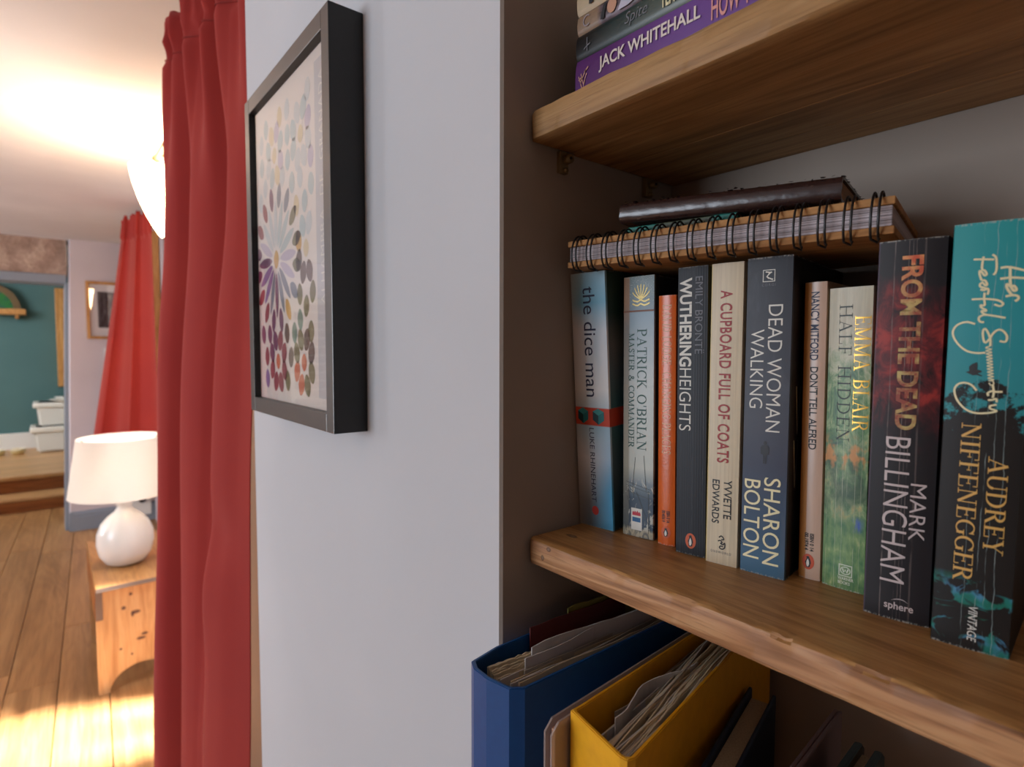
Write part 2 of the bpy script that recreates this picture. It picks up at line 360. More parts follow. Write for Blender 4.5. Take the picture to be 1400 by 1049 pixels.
SER = {
 'A': (.80, [L_(.12, .02, .40, .98, TN), L_(.38, .98, .68, .02), L_(.2, .35, .6, .35, TN), S_(.12, .025), S_(.68, .025)]),
 'B': (.70, [L_(.16, 0, .16, 1), A_(.30, .76, .26, .215, -90, 90), A_(.30, .27, .31, .245, -90, 90), L_(.02, .975, .32, .975, SF), L_(.02, .025, .32, .025, SF), L_(.16, .53, .34, .53, TN)]),
 'C': (.74, [A_(.42, .5, .34, .47, 45, 315), L_(.68, .98, .68, .70, TN)]),
 'D': (.80, [L_(.16, 0, .16, 1), A_(.30, .5, .40, .475, -90, 90), L_(.02, .975, .32, .975, SF), L_(.02, .025, .32, .025, SF)]),
 'E': (.66, [L_(.16, 0, .16, 1), L_(.02, .975, .60, .975, SF), L_(.02, .025, .62, .025, SF), L_(.16, .52, .46, .52, TN), L_(.585, .98, .585, .76, TN), L_(.605, .02, .605, .26, TN), L_(.46, .62, .46, .42, TN)]),
 'F': (.62, [L_(.16, 0, .16, 1), L_(.02, .975, .58, .975, SF), S_(.16, .025), L_(.16, .50, .44, .50, TN), L_(.565, .98, .565, .76, TN), L_(.44, .60, .44, .40, TN)]),
 'G': (.80, [A_(.42, .5, .34, .47, 45, 330), L_(.68, .98, .68, .72, TN), L_(.67, .42, .67, .06), S_(.67, .43, .28)]),
 'H': (.86, [L_(.16, 0, .16, 1), L_(.70, 0, .70, 1), L_(.16, .5, .70, .5, TN), S_(.16, .025), S_(.16, .975), S_(.70, .025), S_(.70, .975)]),
 'I': (.34, [L_(.17, 0, .17, 1), S_(.17, .025), S_(.17, .975)]),
 'K': (.80, [L_(.16, 0, .16, 1), L_(.20, .42, .60, .97, TN), L_(.30, .58, .68, .02), S_(.16, .025), S_(.16, .975), S_(.62, .975, .24), S_(.68, .025, .26)]),
 'L': (.64, [L_(.16, 0, .16, 1), S_(.16, .975), L_(.02, .025, .60, .025, SF), L_(.585, .02, .585, .28, TN)]),
 'M': (1.0, [L_(.16, 0, .16, .98, TN), L_(.16, .98, .48, .05), L_(.48, .05, .82, .98, TN), L_(.83, 0, .83, 1), S_(.15, .025, .26), S_(.83, .025, .28), S_(.12, .975, .2), S_(.87, .975, .2)]),
 'N': (.86, [L_(.16, 0, .16, .98, TN), L_(.16, .98, .70, .03), L_(.70, .02, .70, 1, TN), S_(.16, .025, .26), S_(.12, .975, .22), S_(.70, .975, .26)]),
 'O': (.82, [('O', .41, .5, .34, .47)]),
 'P': (.66, [L_(.16, 0, .16, 1), A_(.30, .73, .27, .245, -90, 90), L_(.02, .975, .32, .975, SF), S_(.16, .025), L_(.16, .485, .32, .485, TN)]),
 'R': (.76, [L_(.16, 0, .16, 1), A_(.30, .74, .26, .235, -90, 90), L_(.02, .975, .32, .975, SF), S_(.16, .025), L_(.16, .505, .34, .505, TN), L_(.36, .50, .66, .03), S_(.68, .025, .2)]),
 'S': (.58, [('C', [(.49, .82), (.38, .95), (.22, .94), (.12, .80), (.20, .62), (.38, .48), (.48, .30), (.42, .10), (.26, .03), (.10, .14)]), L_(.50, .98, .50, .72, TN), L_(.08, .30, .08, .02, TN)]),
 'T': (.70, [L_(.35, 0, .35, 1), L_(.03, .975, .67, .975, SF), S_(.35, .025), L_(.05, .98, .05, .74, TN), L_(.65, .98, .65, .74, TN)]),
 'U': (.82, [L_(.16, 1, .16, .3), A_(.42, .32, .26, .29, 180, 360), L_(.68, 1, .68, .3, TN), S_(.16, .975), S_(.68, .975, .26)]),
 'V': (.80, [L_(.14, .98, .42, .02), L_(.40, .02, .66, .98, TN), S_(.14, .975), S_(.66, .975, .24)]),
 'Y': (.78, [L_(.14, .98, .39, .48), L_(.39, .48, .64, .98, TN), L_(.39, 0, .39, .5), S_(.14, .975), S_(.64, .975, .24), S_(.39, .025)]),
 '&': (.84, [('C', [(.70, .42), (.60, .12), (.36, .02), (.12, .14), (.12, .34), (.36, .54), (.48, .76), (.36, .96), (.22, .80), (.34, .54), (.74, .03)])]),
 "'": (.26, [L_(.14, 1, .12, .70, .09)]),
 ' ': (.40, []),
}
def serif_mesh(text, track=.04, weight=1.0):
    V, F = [], []; x = 0
    for chh in text:
        wd, items = SER[chh]
        for it in items:
            if it[0] == 'L':
                _, x0, y0, x1, y1, w_ = it; a, b = Vector((x+x0, y0)), Vector((x+x1, y1)); k = 5
                add_ribbon(V, F, [a.lerp(b, i/k) for i in range(k+1)], w_*weight)
            elif it[0] == 'A':
                _, cx, cy, rx, ry, a0, a1 = it; n = 16
                P = [Vector((x+cx+rx*math.cos(R(a0+(a1-a0)*i/n)), cy+ry*math.sin(R(a0+(a1-a0)*i/n)))) for i in range(n+1)]
                def ww(t, a0=a0, a1=a1): return (TN + (TH-TN)*abs(math.cos(R(a0+(a1-a0)*t))))*weight
                add_ribbon(V, F, P, ww)
            elif it[0] == 'O':
                _, cx, cy, rx, ry = it; n = 28
                P = [Vector((x+cx+rx*math.cos(2*math.pi*i/n), cy+ry*math.sin(2*math.pi*i/n))) for i in range(n)]
                add_ribbon(V, F, P, lambda t, n=n: (TN+(TH-TN)*abs(math.cos(2*math.pi*t*(n-1)/n)))*weight, True)
            else: add_ribbon(V, F, [q+Vector((x, 0)) for q in ribbon_pts(it[1], n=6)], .11*weight)
        x += wd+track
    return V, F
def font_mesh(text, bold=0.0, track=1.0, shear=0.0):
    c = bpy.data.curves.new('type', 'FONT'); c.body = text; c.offset = bold; c.space_character = track; c.shear = shear; c.resolution_u = 4
    o = bpy.data.objects.new('type', c); C.objects.link(o)
    dg = bpy.context.evaluated_depsgraph_get(); me = bpy.data.meshes.new_from_object(o.evaluated_get(dg))
    V = [Vector((v.co.x, v.co.y)) for v in me.vertices]; F = [tuple(p.vertices) for p in me.polygons]
    bpy.data.objects.remove(o); bpy.data.curves.remove(c); bpy.data.meshes.remove(me); return V, F

class Surf:
    """spine surface of a book: x across, z up, slightly rounded"""
    def __init__(s, book, w_, bulge): s.b, s.w, s.k = book, w_, bulge
    def y(s, x): return -s.k*max(0, 1-(2*x/s.w-1)**2)
def lay(surf, name, V, F, mat, rect, vertical=True, off=.00022, fit=True, label=None, flip=False):
    """fit flat artwork into rect (x0,x1,z0,z1 in mm) on the spine. vertical: reads top to bottom, letter tops to +x"""
    x0, x1, z0, z1 = [q/1000 for q in rect]
    us = [v.x for v in V]; vs = [v.y for v in V]; u0, u1, v0, v1 = min(us), max(us), min(vs), max(vs)
    bm = bmesh.new(); bvs = []
    for v in V:
        a, b = (v.x-u0)/(u1-u0), (v.y-v0)/(v1-v0)
        if vertical: X, Z = x0+(x1-x0)*b, z1-(z1-z0)*a
        else: X, Z = x0+(x1-x0)*a, z0+(z1-z0)*b
        bvs.append(bm.verts.new((X, 0, Z)))
    for f in F:
        try: bm.faces.new([bvs[i] for i in f])
        except ValueError: pass
    if surf.k > 0:
        n = 4
        for i in range(1, n):
            xx = x0+(x1-x0)*i/n
            bmesh.ops.bisect_plane(bm, geom=list(bm.verts)+list(bm.edges)+list(bm.faces), plane_co=(xx, 0, 0), plane_no=(1, 0, 0))
    for v in bm.verts: v.co.y = surf.y(v.co.x)-off
    bm.normal_update()
    for f in bm.faces:
        if f.normal.y > 0: f.normal_flip()
    me = bpy.data.meshes.new(name); bm.to_mesh(me); bm.free(); o = link(name, me, mat, surf.b)
    if label: o['label'] = label
    return o
def rect_art(n=6): 
    V = []; F = []
    for i in range(n+1): V += [Vector((0, i/n)), Vector((1, i/n))]
    for i in range(n): F.append((2*i, 2*i+1, 2*i+3, 2*i+2))
    return V, F
def poly_art(*polys):
    V = []; F = []
    for P in polys: b = len(V); V += [Vector(p) for p in P]; F.append(tuple(range(b, b+len(P))))
    return V, F
def ell(cx, cy, rx, ry, n=20): return [(cx+rx*math.cos(2*math.pi*i/n), cy+ry*math.sin(2*math.pi*i/n)) for i in range(n)]

def make_book(name, label, L, ang, lean, tilt, w_, h, d, mat, group=None, bulge=.0006, pages=None, zbase=-.1391, skew=0):
    b = empty(name, (L[0], L[1], zbase)); tag(b, label, 'book', group)
    b.rotation_mode = 'XYZ'
    b.rotation_euler = (Matrix.Rotation(R(ang), 3, 'Z') @ Matrix.Rotation(R(tilt), 3, 'X') @ Matrix.Rotation(R(-lean), 3, 'Y')).to_euler('XYZ')
    t = .00045; n = 8
    if lean < 0: pass
    outer = [(0.0, d)] + [(0, d*.5), (0, .001)]
    for i in range(n+1):
        x = .0004+(w_-.0008)*i/n; outer.append((x, -bulge*max(0, 1-(2*x/w_-1)**2)))
    outer += [(w_, .001), (w_, d*.5), (w_, d)]
    inner = [(t, d)] + [(t, d*.5), (t, .0014)]
    for i in range(n+1):
        x = .0009+(w_-.0018)*i/n; inner.append((x, .0006-bulge*max(0, 1-(2*x/w_-1)**2)))
    inner += [(w_-t, .0014), (w_-t, d*.5), (w_-t, d)]
    m = len(outer); bm = bmesh.new()
    r = [[bm.verts.new((p[0], p[1], z)) for p in ring] for ring, z in ((outer, 0), (outer, h), (inner, h), (inner, 0))]
    for i in range(m-1):
        for a in range(4):
            A, B = r[a], r[(a+1) % 4]; bm.faces.new((A[i], A[i+1], B[i+1], B[i]))
    for e in (0, m-1): bm.faces.new([r[a][e] for a in range(4)])
    kk = math.tan(R(skew))
    c = soft(obj('cover', bm, mat, b)); pb = box('page_block', (t*1.05, .0016, .0008), (w_-t*1.05, d-.0012, h-.0008), pages or M_page, b)
    for o in (c, pb):
        for v in o.data.vertices: v.co.x += kk*max(0, v.co.y-.0014)
    s = Surf(b, w_, bulge); s.h = h; s.d = d; return s

def crease(m, col, xs, colr, wob=.0006):
    """worn spine: thin pale vertical cracks at x positions (mm)"""
    n = m.op('SUBTRACT', m.noise(m.scale(30, 1, 55), 1, 3), .5); x = m.op('ADD', m.x, m.op('MULTIPLY', n, wob*4))
    brk = m.mr(m.noise(m.scale(400, 1, 60), 1, 2), .38, .56)
    front = m.mr(m.y, .0012, .0006)
    f = None
    for a, hw, st in xs:
        k = m.op('MULTIPLY', m.mr(m.op('ABSOLUTE', m.op('SUBTRACT', x, a/1000)), hw/1000, hw/2500), st)
        f = k if f is None else m.op('MAXIMUM', f, k)
    f = m.op('MULTIPLY', m.op('MULTIPLY', f, brk), front)
    return m.mix(f, col, colr)
def edgewear(m, col, w_, h, colr=sr(190, 184, 172), amt=.45):
    n = m.noise(m.scale(1100, 500, 500), 1, 3)
    e = m.op('MAXIMUM', m.mr(m.z, .0012, .0004), m.mr(m.z, h-.0012, h-.0004))
    e = m.op('MULTIPLY', e, m.mr(n, .45, .6, 0, amt)); return m.mix(e, col, colr)

# ------------------------------------------------------------------ shelves
ends = empty('oak_shelf', (-.325, .2738, -.1391-.0190)); tag(ends, 'thick oak shelf board under the row of upright paperbacks, worn front edge', 'shelf')
def shelf_board(root, x0, x1, ztop, th, staves, mat_s, worn=False):
    """boards glued edge to edge; the front one has a detailed, hand-worn front edge"""
    yf = .2738
    zs = ztop-th
    for i, (a, b) in enumerate(staves):
        if i == 0:
            N = 260; V = []; F = []
            prof = []
            r = .0026
            prof = [(b-a, 0), (.010, 0), (r, 0), (r*.3, r*.3), (0, r), (0, th*.5), (0, th-r), (r*.3, th-r*.3), (r, th), (.010, th), (b-a, th)]
            m = len(prof)
            for j in range(N+1):
                x = x0+(x1-x0)*j/N
                for k, (y, z) in enumerate(prof):
                    amp = 1 if (k in (3, 4, 6, 7, 8)) else .3 if k == 5 else 0
                    nz = mnoise.noise(Vector((x*60, k*3.1, 1.3)))*.0006*amp
                    if worn and k in (7, 8): nz += (max(0, mnoise.noise(Vector((x*120, k*.4, 5))))*.0022)*min(1, max(0, (x+.30)*8))
                    if worn and k == 6: nz += max(0, mnoise.noise(Vector((x*90, 2, 9))))*.0010
                    endr = max(0, 1-(x-x0)/.004)**2*.002 if amp else 0
                    xx = x + (.0 if y > .02 else 0)
                    V.append((xx, yf+y+(nz if k in (3, 4, 5, 6, 7) else 0)+endr, zs+z-(nz if k in (7, 8) else 0)))
            for j in range(N):
                for k in range(m): k2 = (k+1) % m; F.append((j*m+k, j*m+k2, (j+1)*m+k2, (j+1)*m+k))
            F.append(tuple(range(m))); F.append(tuple(N*m+k for k in range(m))[::-1])
            bm = bmesh.new(); bv = [bm.verts.new(v) for v in V]
            for f in F: bm.faces.new([bv[q] for q in f])
            o = obj('stave', bm, mat_s[0], root)
            o.data.materials.append(mat_s[1])
            for p in o.data.polygons:
                if p.normal.z > .8: p.material_index = 1
        else:
            o = box('stave', (x0-.004, yf+a+.00015, zs+.0002), (x1, yf+b-.00015, ztop-.0001), mat_s[0], root, .0004, 1)
            o.data.materials.append(mat_s[1])
            for p in o.data.polygons:
                if p.normal.z > .8: p.material_index = 1
        o.location = -Vector(root.location)
        if i == 0: soft(o, 30)
def oak_knotted(name, base, dark, lite, kn, sc=1.0, rough=.5, wk=.14):
    """oak with a few dark knots at given x,y,z"""
    m = wood(name, base, dark, lite, 0, sc, rough, wk=wk); M = Mat.__new__(Mat); M.m = m; M.t = m.node_tree; M.n = M.t.nodes; M.b = M.n['Principled BSDF']
    tc = M.n.new('ShaderNodeTexCoord'); M.v = tc.outputs['Object']; sp = M.n.new('ShaderNodeSeparateXYZ'); M.t.links.new(M.v, sp.inputs[0]); M.x, M.y, M.z = sp.outputs
    src = M.b.inputs['Base Color'].links[0].from_socket; col = src
    for (x, y, z, rx, rz) in kn:
        dx = M.op('MULTIPLY', M.op('SUBTRACT', M.x, x), 1/rx); dy = M.op('MULTIPLY', M.op('SUBTRACT', M.y, y), 1/rz); dz = M.op('MULTIPLY', M.op('SUBTRACT', M.z, z), 1/rz)
        d2 = M.op('ADD', M.op('MULTIPLY', dx, dx), M.op('ADD', M.op('MULTIPLY', dy, dy), M.op('MULTIPLY', dz, dz)))
        d2 = M.op('ADD', d2, M.op('MULTIPLY', M.op('SUBTRACT', M.noise(None, 260, 3), .5), 1.6))
        col = M.mix(M.mr(d2, 1.1, .5, 0, .75), col, sr(62, 38, 22))
        col = M.mix(M.mr(d2, .45, .1, 0, .6), col, sr(150, 120, 100))
    M.put(M.b.inputs['Base Color'], col); return m
M_sf = oak_knotted('oak_shelf_front', sr(180, 128, 86), sr(112, 70, 44), sr(206, 158, 112), [(-.3045, .2738, -.1500, .0018, .0022), (-.2985, .2745, -.1425, .0026, .0018)], wk=.30)
M_st = oak_knotted('oak_shelf_top', sr(190, 138, 82), sr(126, 82, 42), sr(210, 162, 106), [(-.303, .302, -.1391, .006, .003)], 1.5, .42)
shelf_board(ends, -.3205, .585, -.1391, .0192, [(0, .060), (.060, .115), (.115, .1765)], (M_sf, M_st), True)
up = empty('oak_shelf', (-.325, .2738, .1508)); tag(up, 'upper thick oak shelf board seen from below, carrying the stack of flat books', 'shelf')
shelf_board(up, -.3205, .585, .1713, .0205, [(0, .048), (.048, .094), (.094, .136), (.136, .1765)], (M_oak, M_oak), False)
low = empty('oak_shelf', (-.325, .2738, -.545)); tag(low, 'lowest oak shelf board beneath the ring binders', 'shelf')
box('board', (0, -.09, 0), (.905, .177, .02), M_oak, low, .002)

# shelf studs on the alcove side wall
M_br = plain('tarnished_brass', sr(150, 128, 92), .4, .5, .4)
for (y, lb) in ((.307, 'small brass shelf stud under the upper shelf, nearer the front edge'), (.411, 'small brass shelf stud under the upper shelf, nearer the back wall')):
    xw = -.3202-.0048*min(1, (y-.2476)/.0824)-.0
    s = empty('shelf_stud', (xw, y, .1508)); tag(s, lb, 'bracket')
    box('plate', (-.001, -.004, -.0165), (.0035, .005, -.0005), M_br, s, .0006)
    bm = bmesh.new(); tube(bm, [(.003, .002, -.0065), (.009, .002, -.0065)], .0034, 14); obj('screw_head', bm, M_br, s, True)
    bm = bmesh.new(); tube(bm, [(.009, .002, -.0065), (.0096, .002, -.0065)], .0012, 8); obj('screw_slot', bm, M_wire, s)
    bm = bmesh.new(); tube(bm, [(.002, .001, -.0145), (.006, .001, -.0145)], .0018, 10); obj('pin', bm, M_br, s, True)

# ------------------------------------------------------------------ upright paperbacks
ink = lambda n, c, r=.5: plain('ink_'+n, c, r)
I_white = ink('white', sr(226, 220, 208)); I_black = ink('black', sr(34, 32, 34)); I_grey = ink('grey', sr(112, 112, 118)); I_red = ink('red', sr(160, 44, 44))
I_cream = ink('cream', sr(236, 222, 176)); I_green = ink('green', sr(34, 78, 66)); I_gold = plain('gold_foil', sr(214, 164, 70), .28, .5, .6); I_orange = ink('orange', sr(206, 92, 50))
I_navy = ink('navy', sr(40, 46, 74)); I_teal = ink('teal', sr(22, 96, 98)); I_lgold = ink('light_gold', sr(222, 172, 92)); I_silver = plain('silver_foil', sr(226, 214, 206), .3, .5, .35)
def penguin(s, rect, oval, body=None):
    """little bird emblem in an oval"""
    x0, x1, z0, z1 = rect
    lay(s, 'emblem_oval', *poly_art(ell(0, 0, 1, 1, 28)), oval, rect, False, .00020)
    cx, cz, hw, hh_ = (x0+x1)/2, (z0+z1)/2, (x1-x0)/2, (z1-z0)/2
    B = [(-.1, 1), (.25, .92), (.3, .72), (.55, .3), (.72, -.3), (.55, -.35), (.5, -.8), (.2, -1), (-.5, -1), (-.6, -.5), (-.8, -.1), (-.5, .3), (-.35, .7), (-.6, .8)]
    lay(s, 'emblem_bird', *poly_art(B), I_black, (cx-hw*.52, cx+hw*.52, cz-hh_*.72, cz+hh_*.74), False, .00028)
    lay(s, 'emblem_belly', *poly_art([(0, 1), (.5, .3), (.6, -.4), (.2, -1), (-.4, -1), (-.7, -.3), (-.5, .4)]), I_white, (cx-hw*.28, cx+hw*.22, cz-hh_*.60, cz+hh_*.42), False, .00036)

# 1 pale blue book leaning against the alcove wall
m = Mat('cover_pale_blue', 0.4, .32)
n1 = m.noise(m.scale(28, 1, 16), 1, 2)
c = m.ramp(m.z, [(0, sr(80, 160, 205))]); 
cz = m.ramp(m.mr(m.z, 0, .2), [(0, sr(110, 122, 130)), (.10, sr(140, 146, 150)), (.28, sr(235, 235, 236)), (.42, sr(168, 200, 214)), (.55, sr(242, 242, 240)), (.78, sr(226, 230, 236)), (.88, sr(130, 190, 216)), (1, sr(166, 204, 220))])
c = m.mix(m.op('MULTIPLY', m.mr(m.x, .012, .033), m.mr(m.z, .09, .03)), cz, sr(88, 176, 220))
c = m.mix(m.op('MULTIPLY', m.mr(m.x, .010, .0), .55), c, sr(170, 140, 112))
c = m.mix(m.mr(n1, .55, .75, 0, .45), c, sr(110, 170, 190))
side = m.mr(m.y, .0012, .002)
cs = m.ramp(m.mr(m.z, 0, .2), [(0, sr(50, 70, 76)), (.25, sr(86, 110, 120)), (.45, sr(60, 112, 118)), (.62, sr(96, 112, 118)), (.72, sr(110, 110, 106)), (.84, sr(30, 66, 60)), (1, sr(44, 72, 64))])
c = m.mix(side, c, cs)
c = m.mix(m.band(m.z, .0815, .0955), c, sr(206, 74, 50)); m.base(edgewear(m, c, .033, .199))
s = make_book('paperback_book', 'pale blue paperback with a red band, leaning at the left end of the row', (-.3232, .3312), 5.6, .35, 3.9, .0332, .199, .112, m.m, 'upright paperbacks on the shelf', .0004)
V, F = font_mesh('the dice man', .0); lay(s, 'title_text', V, F, I_navy, (12.0, 23.2, 104, 188.5))
V, F = font_mesh('LUKE RHINEHART', 0); lay(s, 'author_text', V, F, I_navy, (13.6, 18.2, 20.5, 79.5))
for (a, b_) in ((3, 13), (17.5, 28)):
    P = lambda q: [(a+(b_-a)*u/10, 82.5+12*v/10) for u, v in q]
    for q, col in (([(0, 3), (5, 0), (5, 6), (0, 8.5)], sr(16, 58, 62)), ([(5, 0), (10, 3), (10, 8.5), (5, 6)], sr(34, 120, 122)), ([(0, 8.5), (5, 6), (10, 8.5), (5, 10.5)], sr(60, 148, 146))):
        pp = P(q); xs = [u for u, v in pp]; zs_ = [v for u, v in pp]
        lay(s, 'dice_face', *poly_art(pp), plain('dice_ink', col, .5), (min(xs), max(xs), min(zs_), max(zs_)), False)
lay(s, 'emblem_dot', *poly_art(ell(0, 0, 1, 1)), I_orange if False else ink('bright_red', sr(206, 66, 56)), (13.5, 20, 10, 17.3), False)

# 2 sea-story paperback, cream-blue with ship and green serif type
m = Mat('cover_sea_story', .38, .5)
c = m.ramp(m.mr(m.z, 0, .194), [(.0, sr(40, 58, 76)), (.15, sr(52, 70, 86)), (.21, sr(120, 132, 138)), (.27, sr(196, 196, 182)), (.6, sr(188, 192, 186)), (.86, sr(128, 150, 164)), (.875, sr(110, 128, 138)), (1, sr(104, 122, 122))])
vo = m.n.new('ShaderNodeTexVoronoi'); m.t.links.new(m.v, vo.inputs[0]); vo.inputs['Scale'].default_value = 900
c = m.mix(m.op('MULTIPLY', m.mr(m.z, .171, .174), m.mr(vo.outputs['Distance'], .3, .1, 0, .8)), c, sr(200, 205, 190))
c = m.mix(m.mr(m.x, .0062, .0048, 0, .8), c, m.ramp(m.mr(m.z, 0, .194), [(0, sr(60, 70, 70)), (.3, sr(150, 140, 118)), (.8, sr(112, 92, 70)), (.9, sr(160, 104, 44)), (1, sr(150, 96, 40))]))
sail = m.noise(m.scale(160, 1, 70), 1, 3, .6, 2.0)
c = m.mix(m.op('MULTIPLY', m.mr(m.z, .046, .040), m.mr(sail, .56, .62)), c, sr(186, 182, 168))
c = m.mix(m.op('MULTIPLY', m.band(m.z, .0, .006, .0015), m.mr(sail, .35, .55)), c, sr(190, 178, 150))
c = m.mix(m.mr(m.y, .0012, .002), c, sr(40, 40, 46)); m.base(edgewear(m, c, .0262, .194))
s = make_book('paperback_book', 'grey-blue sea-story paperback with dark green serif lettering and a ship', (-.2836, .3374), 7.4, .7, 0, .0262, .194, .110, m.m, 'upright paperbacks on the shelf')
V, F = serif_mesh("PATRICK O'BRIAN", .05, .85); lay(s, 'author_text', V, F, I_green, (12.3, 20.2, 65.6, 155.4))
V, F = serif_mesh("MASTER & COMMANDER", .05, .95); lay(s, 'title_text', V, F, I_green, (4.9, 10.0, 66.9, 152.5))
lay(s, 'rule_line', *rect_art(), ink('brown', sr(120, 66, 36)), (.3, 25.6, 167.9, 169.2), False)
V, F = [], []
for pts in ([(3, 41), (24, 37)], [(3, 38.5), (24, 34.5)], [(11, 60), (9, 38), (10, 30)], [(18, 62), (20, 36)], [(5, 38), (6, 28)], [(22, 36), (22, 4)], [(12, 34), (19, 18), (24, 6)], [(4, 30), (10, 10)], [(3, 34), (24, 30)]):
    add_ribbon(V, F, ribbon_pts(pts, n=4), .35)
lay(s, 'ship_rigging', V, F, ink('rigging', sr(70, 72, 70)), (3, 24.5, 4, 62), False, .00016)
lay(s, 'emblem_panel', *rect_art(), I_white, (7.8, 17, 5.2, 21.6), False, .0002)
lay(s, 'emblem_flame', *poly_art([(0, 0), (10, 0), (10, 4), (8.5, 7), (7.5, 5), (6, 9), (5, 5), (3, 8), (2.5, 5), (1, 7), (0, 4)]), ink('flame_red', sr(196, 40, 60)), (8.9, 15.9, 16.2, 20.2), False, .0003)
lay(s, 'emblem_block', *rect_art(), ink('block_blue', sr(28, 92, 140)), (8.9, 15.9, 11.4, 14.8), False, .0003)

def ornament():
    V, F = [], []
    for k in range(7):
        a = R(-60+20*k); add_ribbon(V, F, ribbon_pts([(0, 0), (3*math.sin(a)+.6*k-1.8, 4*math.cos(a)), (8*math.sin(a), 8*math.cos(a))], n=5), .7)
    for y_ in (-1, -3): add_ribbon(V, F, ribbon_pts([(-7, y_+1), (-3, y_), (0, y_+.8), (3, y_), (7, y_+1)], n=5), .8)
    return V, F
lay(s, 'crest_ornament', *ornament(), plain('dull_gold_ink', sr(176, 150, 84), .35, .5, .3), (8, 22.5, 172, 188), False)

# 3 small orange paperback
m = Mat('cover_orange', .26, .6)
c = m.mix(m.mr(m.noise(m.scale(300, 300, 40), 1, 3), .35, .65, 0, .5), sr(226, 104, 34), sr(204, 82, 30))
c = m.mix(m.mr(m.y, .0012, .002), c, sr(90, 46, 26))
m.base(edgewear(m, c, .0137, .1785, amt=.6)); m.bump(m.noise(None, 700, 2), .25, .0003)
s = make_book('paperback_book', 'small bright orange paperback with pale serif lettering', (-.2534, .3402), 9, .8, 0, .0139, .1785, .108, m.m, 'upright paperbacks on the shelf', .0013)
V, F = serif_mesh('DAVID LODGE  CHANGING PLACES', .06, .8); lay(s, 'title_text', V, F, ink('pale_peach', sr(240, 196, 160)), (3.8, 10.6, 66, 172))
V, F = font_mesh('ISBN 0 14\n00.4656 9', .02); lay(s, 'price_text', V, F, I_black, (4, 10.2, 16.6, 25.1))
penguin(s, (3.6, 10.8, 5.2, 13.6), I_orange)

# 4 black paperback with bold white and thin white sans lettering
m = Mat('cover_black_ribbed', 0.48, .32)
rib = m.op('SINE', m.op('MULTIPLY', m.x, 3600)); c = m.mix(m.mr(rib, 0, 1, 0, .25), sr(36, 37, 42), sr(62, 64, 72))
c = crease(m, c, [(3.2, .12, .4), (11.8, .12, .5), (19, .15, .4)], sr(110, 112, 118)); m.base(edgewear(m, c, .0214, .196)); m.bump(rib, .1, .0002)
s = make_book('paperback_book', 'black classic paperback with bold white title and orange oval emblem', (-.2348, .3356), 9, .6, 0, .0216, .1957, .110, m.m, 'upright paperbacks on the shelf')
V, F = font_mesh('EMILY BRONTË', .0); lay(s, 'author_text', V, F, I_grey, (12.9, 19.2, 137.4, 188.7))
V, F = font_mesh('WUTHERING', .028); lay(s, 'title_text', V, F, I_white, (1.7, 10.6, 128.8, 188.4))
V, F = font_mesh('HEIGHTS', -.004); lay(s, 'title_text', V, F, I_white, (2.0, 10.6, 85.1, 127.6))
penguin(s, (7.6, 15.1, 4.5, 15.1), I_orange)

# 5 cream paperback with dark red condensed title
m = Mat('cover_cream', .42, .4)
c = m.mix(m.mr(m.noise(m.scale(700, 1, 14), 1, 3), .3, .7, 0, .8), sr(222, 204, 172), sr(196, 176, 146))
c = m.mix(m.mr(m.x, .0012, .0004, 0, .8), c, sr(222, 190, 90)); m.base(edgewear(m, c, .021, .1955))
s = make_book('paperback_book', 'cream paperback with dark red condensed title on its spine', (-.2118, .3361), 9.7, 0, 0, .0212, .1955, .110, m.m, 'upright paperbacks on the shelf', skew=.9)
V, F = font_mesh('A CUPBOARD FULL OF COATS', .018, 1.1); lay(s, 'title_text', V, F, I_red, (6.6, 14.3, 67.1, 178.2))
V, F = font_mesh('YVVETTE', .012); lay(s, 'author_text', V, F, I_black, (11.6, 16.7, 30.7, 56.2))
V, F = font_mesh('EDWARDS', .012); lay(s, 'author_text', V, F, I_black, (4, 8.9, 26.8, 55.6))
V, F = [], []
for pts in ([(0, 8), (3, 9), (5, 7), (3, 6), (6, 5), (8, 7), (8, 2), (5, 0), (2, 1), (3, 3), (6, 3)], [(1, 12), (4, 14), (7, 11), (4, 10)]): add_ribbon(V, F, ribbon_pts(pts, n=5), 1.3)
lay(s, 'emblem_swirl', V, F, I_black, (8.5, 13.6, 10, 19.4), False)
V, F = font_mesh('ONEWORLD', 0, 1.6); lay(s, 'publisher_text', V, F, I_grey, (3.8, 17.2, 7.2, 8.9), False)

# 6 dark slate paperback with pale capitals and a walking figure
m = Mat('cover_slate', 0.48, .32)
c = m.ramp(m.mr(m.z, 0, .197), [(0, sr(70, 108, 134)), (.12, sr(64, 88, 112)), (.35, sr(66, 70, 86)), (.5, sr(76, 78, 88)), (.75, sr(66, 68, 76)), (1, sr(52, 54, 60))])
c = m.mix(m.mr(m.noise(m.scale(60, 1, 22), 1, 4, .6, 1), .55, .75, 0, .35), c, sr(104, 106, 114))
c = m.mix(m.mr(m.y, .0012, .002), c, m.mix(m.mr(m.noise(None, 60, 3), .4, .8), sr(16, 17, 20), sr(40, 42, 50))); m.base(edgewear(m, c, .0276, .1965, amt=.7))
s = make_book('paperback_book', 'dark slate-blue paperback with pale capital lettering and a tiny figure', (-.1893, .3397), 8.1, 0, 0, .0274, .1965, .110, m.m, 'upright paperbacks on the shelf')
V, F = font_mesh('DEAD WOMAN', -.006); lay(s, 'title_text', V, F, I_white, (13.8, 22.2, 90.1, 167.5))
V, F = font_mesh('WALKING', -.006); lay(s, 'title_text', V, F, I_white, (3.6, 11.7, 104.2, 152.7))
V, F = font_mesh('SHARON', .002); lay(s, 'author_text', V, F, I_cream, (14, 23.7, 7.5, 61.8))
